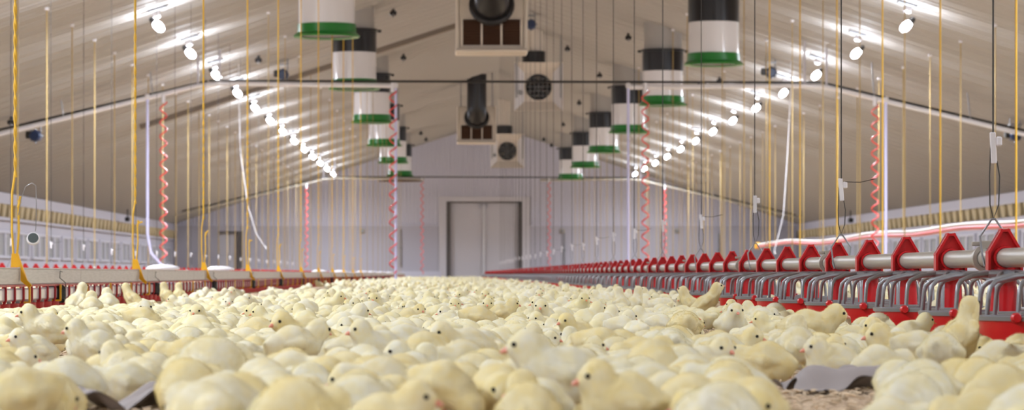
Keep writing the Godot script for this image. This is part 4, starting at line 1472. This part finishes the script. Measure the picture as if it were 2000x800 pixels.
func build_flock() -> void:
	down_noise.seed = 77
	down_noise.frequency = 0.03
	var kinds := ["sit_up", "sit_left", "sit_right", "sit_low", "tucked", "stand", "walk", "peck", "stretch"]
	var proto := {}
	for k in kinds:
		proto[k] = make_chick(k, chick_parts(k, 0.004, 3))
	var says := {"sit_up": "chick sitting with raised head", "sit_left": "chick sitting with head turned left", "sit_right": "chick sitting with head turned right", "sit_low": "chick resting with lowered head", "tucked": "chick asleep with tucked head", "stand": "chick standing on pink legs", "walk": "chick walking", "peck": "chick bending to peck", "stretch": "chick stretching its neck"}
	var facing := ["facing the feeder line", "facing the end wall", "facing the drinker line", "tail towards end wall"]
	var tints := [M.down_pale, M.down_cream, M.down_yellow]
	var tufts := [M.tuft_pale, M.tuft_cream, M.tuft_yellow]
	var taken := {}
	var count := 0

	# picked out by the photograph: x, depth, kind, facing (0 = right, 90 = away, 180 = left, 270 = to the viewer), size, tint, label
	var heroes := [
		[1100, 3.7, "stand", 178, 0.98, 0, "large chick standing above the flock on the open middle"],
		[1222, 3.5, "sit_up", 192, 0.9, 2, "yellow throated chick with dark eye peering out behind sleeping chicks"],
		[752, 3.1, "sit_up", -12, 0.85, 2, "close chick with a big dark eye and pink beak"],
		[862, 3.75, "peck", -20, 0.74, 2, "chick bending down with its brown shaded throat among white backs"],
		[1632, 5.16, "sit_up", 190, 0.88, 1, "chick sitting beside the grey paper with red feet showing"],
		[1752, 5.75, "sit_up", 186, 0.97, 2, "long chick sitting with head up behind the paper scrap"],
		[1580, 6.7, "walk", 3, 1.0, 2, "yellow chick walking towards the red feeder pans"],
		[1878, 5.78, "stretch", 55, 0.88, 2, "chick stretching up to the feeder pipe with its back turned"],
		[1952, 5.3, "sit_low", 10, 0.92, 1, "chick crouching in front of the first feeder pans"],
		[415, 4.35, "tucked", 80, 1.25, 1, "round chick seen from behind in the open middle"],
		[66, 6.1, "sit_up", 215, 0.87, 0, "white faced chick sitting on bare litter by the drinker line"],
		[92, 6.85, "stand", 180, 0.92, 1, "chick standing behind the white faced sitting chick"],
		[278, 8.4, "peck", 10, 0.9, 2, "chick on pink legs preening beside bare litter"],
		[279, 9.9, "sit_up", 285, 1.1, 0, "pale chick facing the viewer in front of the drinker cups"],
		[150, 12.6, "stretch", 60, 0.98, 1, "chick reaching up to a drinker cup beside the black coupler"],
		[210, 12.6, "stand", 100, 1.0, 0, "chick waiting with its back turned under the drinker line"],
		[178, 11.5, "stand", 95, 0.98, 1, "chick with folded wings under the drinker cups"],
		[258, 14.4, "stretch", 150, 0.93, 2, "chick drinking from a red cup on the left"],
		[325, 16.6, "stretch", 120, 0.93, 2, "chick drinking with raised neck at the red cups"],
		[350, 17.2, "stretch", 100, 0.88, 2, "second chick drinking close to its neighbour at the red cups"],
		[1380, 11.8, "stretch", 8, 1.02, 2, "chick stretching towards the feeder arms with open wings"],
		[1350, 12.0, "stretch", 150, 0.88, 2, "chick raising its head beside the feeder pans"],
		[1338, 7.3, "peck", 95, 0.95, 2, "chick bent over with its yellow rump towards the viewer"],
		[1428, 7.6, "stand", 280, 0.92, 0, "pale chick standing beside a patch of bare litter"],
		[1556, 5.45, "stand", 85, 0.85, 1, "chick with its back turned behind the grey paper"],
		[1496, 5.3, "sit_low", 160, 0.88, 2, "chick crouching left of the grey paper"],
		[1716, 4.98, "sit_low", 25, 0.88, 1, "chick lying on the edge of the grey paper"],
		[1792, 5.2, "peck", 20, 0.85, 1, "chick with lowered head beyond the grey paper"],
		[1838, 4.86, "peck", 70, 0.85, 1, "chick bending forward between two paper scraps"],
		[1955, 3.75, "sit_low", 30, 0.95, 2, "big yellow chick at the edge beside the paper scrap"],
		[1738, 3.3, "sit_low", 5, 0.7, 1, "chick back in front of the grey paper"],
		[42, 3.3, "peck", 200, 0.78, 2, "chick lowering its head to the litter beside a white chick"],
		[128, 4.25, "tucked", 172, 0.9, 0, "white chick lying behind the large paper sheet"],
		[800, 10.3, "sit_right", 10, 0.9, 2, "yellow headed chick looking sideways in the middle of the flock"],
		[935, 8.6, "peck", 5, 0.95, 2, "chick stooping in the middle of the flock"],
		[978, 9.8, "stand", 8, 0.85, 2, "chick standing behind the stooping chick"],
		[1212, 12.5, "stretch", 100, 0.85, 1, "chick looking up beside the far feeder pans"],
		[1240, 12.8, "stretch", 60, 0.85, 1, "chick stretching between two far feeder pans"],
		[365, 5.5, "sit_low", 175, 0.9, 2, "chick lying behind the round backed chick"],
		[1030, 3.42, "sit_up", 100, 0.81, 2, "yellow chick under the large standing chick"],
		[575, 5.4, "walk", 40, 0.9, 1, "chick rising from the sleeping chicks left of the middle"],
		[1045, 5.9, "sit_left", 90, 0.9, 1, "chick turning its head just behind the large standing chick"],
		[505, 7.6, "sit_low", 5, 0.99, 2, "yellow chick resting in front of the drinker line"],
		[360, 12.5, "walk", 170, 0.85, 0, "chick stepping along the drinker line"],
		[445, 13.2, "sit_up", 280, 0.95, 0, "pale chick facing the viewer by the red cups"],
		[486, 14.0, "sit_up", 260, 0.99, 0, "white chick sitting upright by the red cups"],
	]
	# each chick covers two circles: breast and rump
	var circles := func(x: float, z: float, face: float, size: float) -> Array:
		var d := Vector2(cos(deg_to_rad(face)), sin(deg_to_rad(face)))
		return [Vector3(x + d.x * 0.034 * size, z + d.y * 0.034 * size, 0.038 * size), Vector3(x - d.x * 0.027 * size, z - d.y * 0.027 * size, 0.041 * size)]
	var place := func(x: float, z: float, face: float, size: float) -> bool:
		for c in circles.call(x, z, face, size):
			var cx := int(floor(c.x / 0.09))
			var cz := int(floor(c.y / 0.09))
			for i in range(cx - 1, cx + 2):
				for j in range(cz - 1, cz + 2):
					for q in taken.get(Vector2i(i, j), []):
						if Vector2(q.x - c.x, q.y - c.y).length() < q.z + c.z:
							return false
		return true
	var mark := func(x: float, z: float, face: float, size: float) -> void:
		for c in circles.call(x, z, face, size):
			var key := Vector2i(int(floor(c.x / 0.09)), int(floor(c.y / 0.09)))
			if not taken.has(key):
				taken[key] = []
			taken[key].append(c)
	var spawn := func(x: float, z: float, kind: String, face: float, size: float, tint: int, label: String, group: String) -> void:
		var c: Node3D = proto[kind].duplicate()
		c.name = numbered("chick")
		add_child(c, true)
		c.position = Vector3(x, 0, -z)
		c.rotation.y = deg_to_rad(face)
		c.scale = Vector3(size, size * rng.randf_range(0.95, 1.05), size)
		if tint > 0:
			c.get_node("body").set_surface_override_material(0, tints[tint])
			c.get_node("down").set_surface_override_material(0, tufts[tint])
		describe(c, label, "chick", group)

	for h in heroes:
		var x: float = (h[0] - VX) / F * h[1]
		if not place.call(x, h[1], h[3], h[4]):
			print("tight: ", h[6])
		mark.call(x, h[1], h[3], h[4])
		spawn.call(x, h[1], h[2], h[3], h[4], h[5], h[6], "")
		count += 1
	# bare patches of litter: x, depth, radius
	var bare := [[0.55, 4.86, 0.08], [-0.92, 7.1, 0.10], [0.83, 9.9, 0.07], [0.58, 5.58, 0.03], [0.65, 4.85, 0.08], [-0.39, 4.12, 0.07], [-0.48, 4.12, 0.07], [0.754, 4.59, 0.075], [-0.80, 7.9, 0.07]]
	# the same patches as seen from the door end: column, half width, ground line
	var open_columns := [[1578.0, 36.0, 764.0], [108.0, 32.0, 694.0], [1385.0, 16.0, 648.0], [1505.0, 16.0, 735.0], [1650.0, 55.0, 762.0], [245.0, 70.0, 800.0]]
	var free_spot := func(x: float, z: float) -> bool:
		for b in bare:
			if Vector2(x - b[0], z - b[1]).length() < b[2] + 0.045:
				return false
		if absf(x + 1.73) < 0.085 or absf(x - 4.41) < 0.085 or absf(x + 5.55) < 0.085:
			return false
		for ln in [[1.24, 5.41], [-4.0, 26.6]]:
			if absf(x - ln[0]) < 0.25:
				var k: float = roundf((z - ln[1]) / 0.744)
				if Vector2(x - ln[0], z - (ln[1] + k * 0.744)).length() < 0.24:
					return false
		return true
	# nothing tall stands in front of the chicks picked out above, the cups or the feeder rims
	var heights := {"sit_low": 0.08, "tucked": 0.081, "sit_up": 0.097, "sit_left": 0.097, "sit_right": 0.097, "stand": 0.13, "walk": 0.118, "peck": 0.107, "stretch": 0.163}
	var sight := func(x: float, z: float, kind: String, size: float) -> bool:
		var sx := VX + x / z * F
		var top: float = VY + (H - heights[kind] * size) * F / z
		for h in heroes:
			if z < h[1] and absf(sx - h[0]) < 0.055 * F / h[1] + 0.04 * F / z:
				var keep: float = 0.066 if heights[h[2]] > 0.1 else 0.056
				if top < VY + (H - keep * h[4]) * F / h[1]:
					return false
		for b in open_columns:
			if absf(sx - b[0]) < b[1] + 0.035 * F / z and top < b[2] and VY + H * F / z > b[2]:
				return false
		if z > 6.0 and x > -1.7 and x < 1.2:
			if sx < 720.0 and top < 602.0 - sx * 0.06:
				return false
			if sx > 1050.0 and top < 583.0 + (sx - 1557.0) * 0.08:
				return false
		return true
	# rest of the near flock, nearest first
	var bag := ["sit_low", "sit_low", "sit_low", "sit_low", "sit_low", "tucked", "tucked", "tucked", "tucked", "tucked", "tucked", "sit_up", "sit_low", "peck", "sit_left", "sit_right", "walk", "sit_low", "tucked", "stand", "sit_up", "sit_right", "peck"]
	var spots := []
	for tries in 16000:
		var z := sqrt(rng.randf_range(3.15 * 3.15, 13.0 * 13.0))
		var x := rng.randf_range(-0.152, 0.192) * z
		var face := rng.randf() * 360.0
		var size := rng.randf_range(0.78, 0.95)
		if not free_spot.call(x, z) or not place.call(x, z, face, size):
			continue
		var kind: String = bag[rng.randi() % bag.size()]
		if z < 4.6 and heights[kind] > 0.09:
			kind = "sit_low" if rng.randf() < 0.5 else "tucked"
		if not sight.call(x, z, kind, size):
			kind = "sit_low" if rng.randf() < 0.5 else "tucked"
			if not sight.call(x, z, kind, size) and (z < 7.5 or rng.randf() < 0.97):
				continue
		mark.call(x, z, face, size)
		spots.append([x, z, face, size, kind])
	spots.sort_custom(func(a, b): return a[1] < b[1])
	var crowd := {}
	var names := ["sit_low", "tucked", "sit_up", "stand", "peck"]
	for n in names:
		crowd[n] = []
	for sp in spots:
		var kind: String = sp[4]
		var face: float = sp[2]
		var size: float = sp[3]
		if count < 300:
			var tint := rng.randi() % 3
			var zone := "near the feeder line" if sp[0] > 0.55 else ("near the drinker line" if sp[0] < -0.6 else "in mid flock")
			spawn.call(sp[0], sp[1], kind, face, size, tint, "%s %s, %s, %s" % [["whitish", "cream", "yellow"][tint], says[kind], facing[int(roundf(face / 90.0)) % 4], zone], "%s, %s, %s" % [says[kind], facing[int(roundf(face / 90.0)) % 4], zone])
			count += 1
		else:
			var kk := kind
			if kk == "sit_left" or kk == "sit_right": kk = "sit_up"
			if kk == "walk": kk = "stand"
			crowd[kk].append([sp[0], sp[1], face, size])
	# the far flock
	var z := 13.0
	while z < ZB - 0.5:
		var step := 0.17 if z < 24.0 else (0.27 if z < 55.0 else 0.42)
		var x0 := maxf(-0.155 * z - 1.0, XL + 0.3)
		var x1 := minf(0.195 * z + 1.0, XR - 0.3)
		var x := x0
		while x < x1:
			var qx := x + rng.randf_range(-0.5, 0.5) * step
			var qz := z + rng.randf_range(-0.5, 0.5) * step
			x += step
			if not free_spot.call(qx, qz) or (z < 14.0 and not place.call(qx, qz, 0.0, 0.9)):
				continue
			var r := rng.randf()
			var kk := "sit_low" if r < 0.32 else ("tucked" if r < 0.55 else ("sit_up" if r < 0.76 else ("stand" if r < 0.9 else "peck")))
			if qz < 40.0 and not sight.call(qx, qz, kk, 0.9) and rng.randf() < 0.85:
				continue
			crowd[kk].append([qx, qz, rng.randf() * 360.0, rng.randf_range(0.8, 0.98)])
		z += step
	# strips just outside the picture, beside the near flock
	for tries in 2500:
		var qz := rng.randf_range(1.5, 13.0)
		var qx: float = (0.195 * qz + rng.randf() * 0.8) if rng.randf() < 0.5 else (-0.155 * qz - rng.randf() * 0.8)
		var face := rng.randf() * 360.0
		if free_spot.call(qx, qz) and place.call(qx, qz, face, 1.0):
			mark.call(qx, qz, face, 1.0)
			crowd["sit_low" if rng.randf() < 0.6 else "tucked"].append([qx, qz, face, 0.88])
	var root := thing("chick_crowd", "dense crowd of pale yellow chicks reaching to the end wall", "chicks", Vector3.ZERO, "", "stuff")
	var total := 0
	for n in names:
		var near_parts := chick_parts(n, 0.006, 2)
		near_parts.body = add_face(near_parts.body, near_parts.P)
		var far_parts := chick_parts(n, 0.0085, 0)
		var near_list := []
		var tuft_list := []
		var far_list := []
		for c in crowd[n]:
			if c[1] < 14.0: tuft_list.append(c)
			if c[1] < 24.0: near_list.append(c)
			else: far_list.append(c)
		for e in [[near_list, near_parts.body, "chick_bodies"], [tuft_list, near_parts.down, "chick_down"], [far_list, far_parts.body, "far_chick_bodies"]]:
			var mm := MultiMesh.new()
			mm.transform_format = MultiMesh.TRANSFORM_3D
			mm.use_colors = true
			mm.mesh = e[1]
			mm.instance_count = e[0].size()
			var i := 0
			for c in e[0]:
				mm.set_instance_transform(i, Transform3D(Basis(Vector3.UP, deg_to_rad(c[2])).scaled(Vector3(c[3], c[3], c[3])), Vector3(c[0], 0, -c[1])))
				var w := fmod(absf(c[0] * 37.7 + c[1] * 11.3), 1.0)
				mm.set_instance_color(i, Color(1, 1.0 - 0.04 * w, 1.0 - 0.22 * w))
				i += 1
			var mi := MultiMeshInstance3D.new()
			mi.name = e[2]
			mi.multimesh = mm
			mi.material_override = M.tuft_pale if e[2] == "chick_down" else M.down_pale
			mi.set_meta("kind", "stuff")
			root.add_child(mi, true)
			total += i
	print("chicks: ", count, " crowd copies: ", total)
	for k in proto:
		proto[k].free()
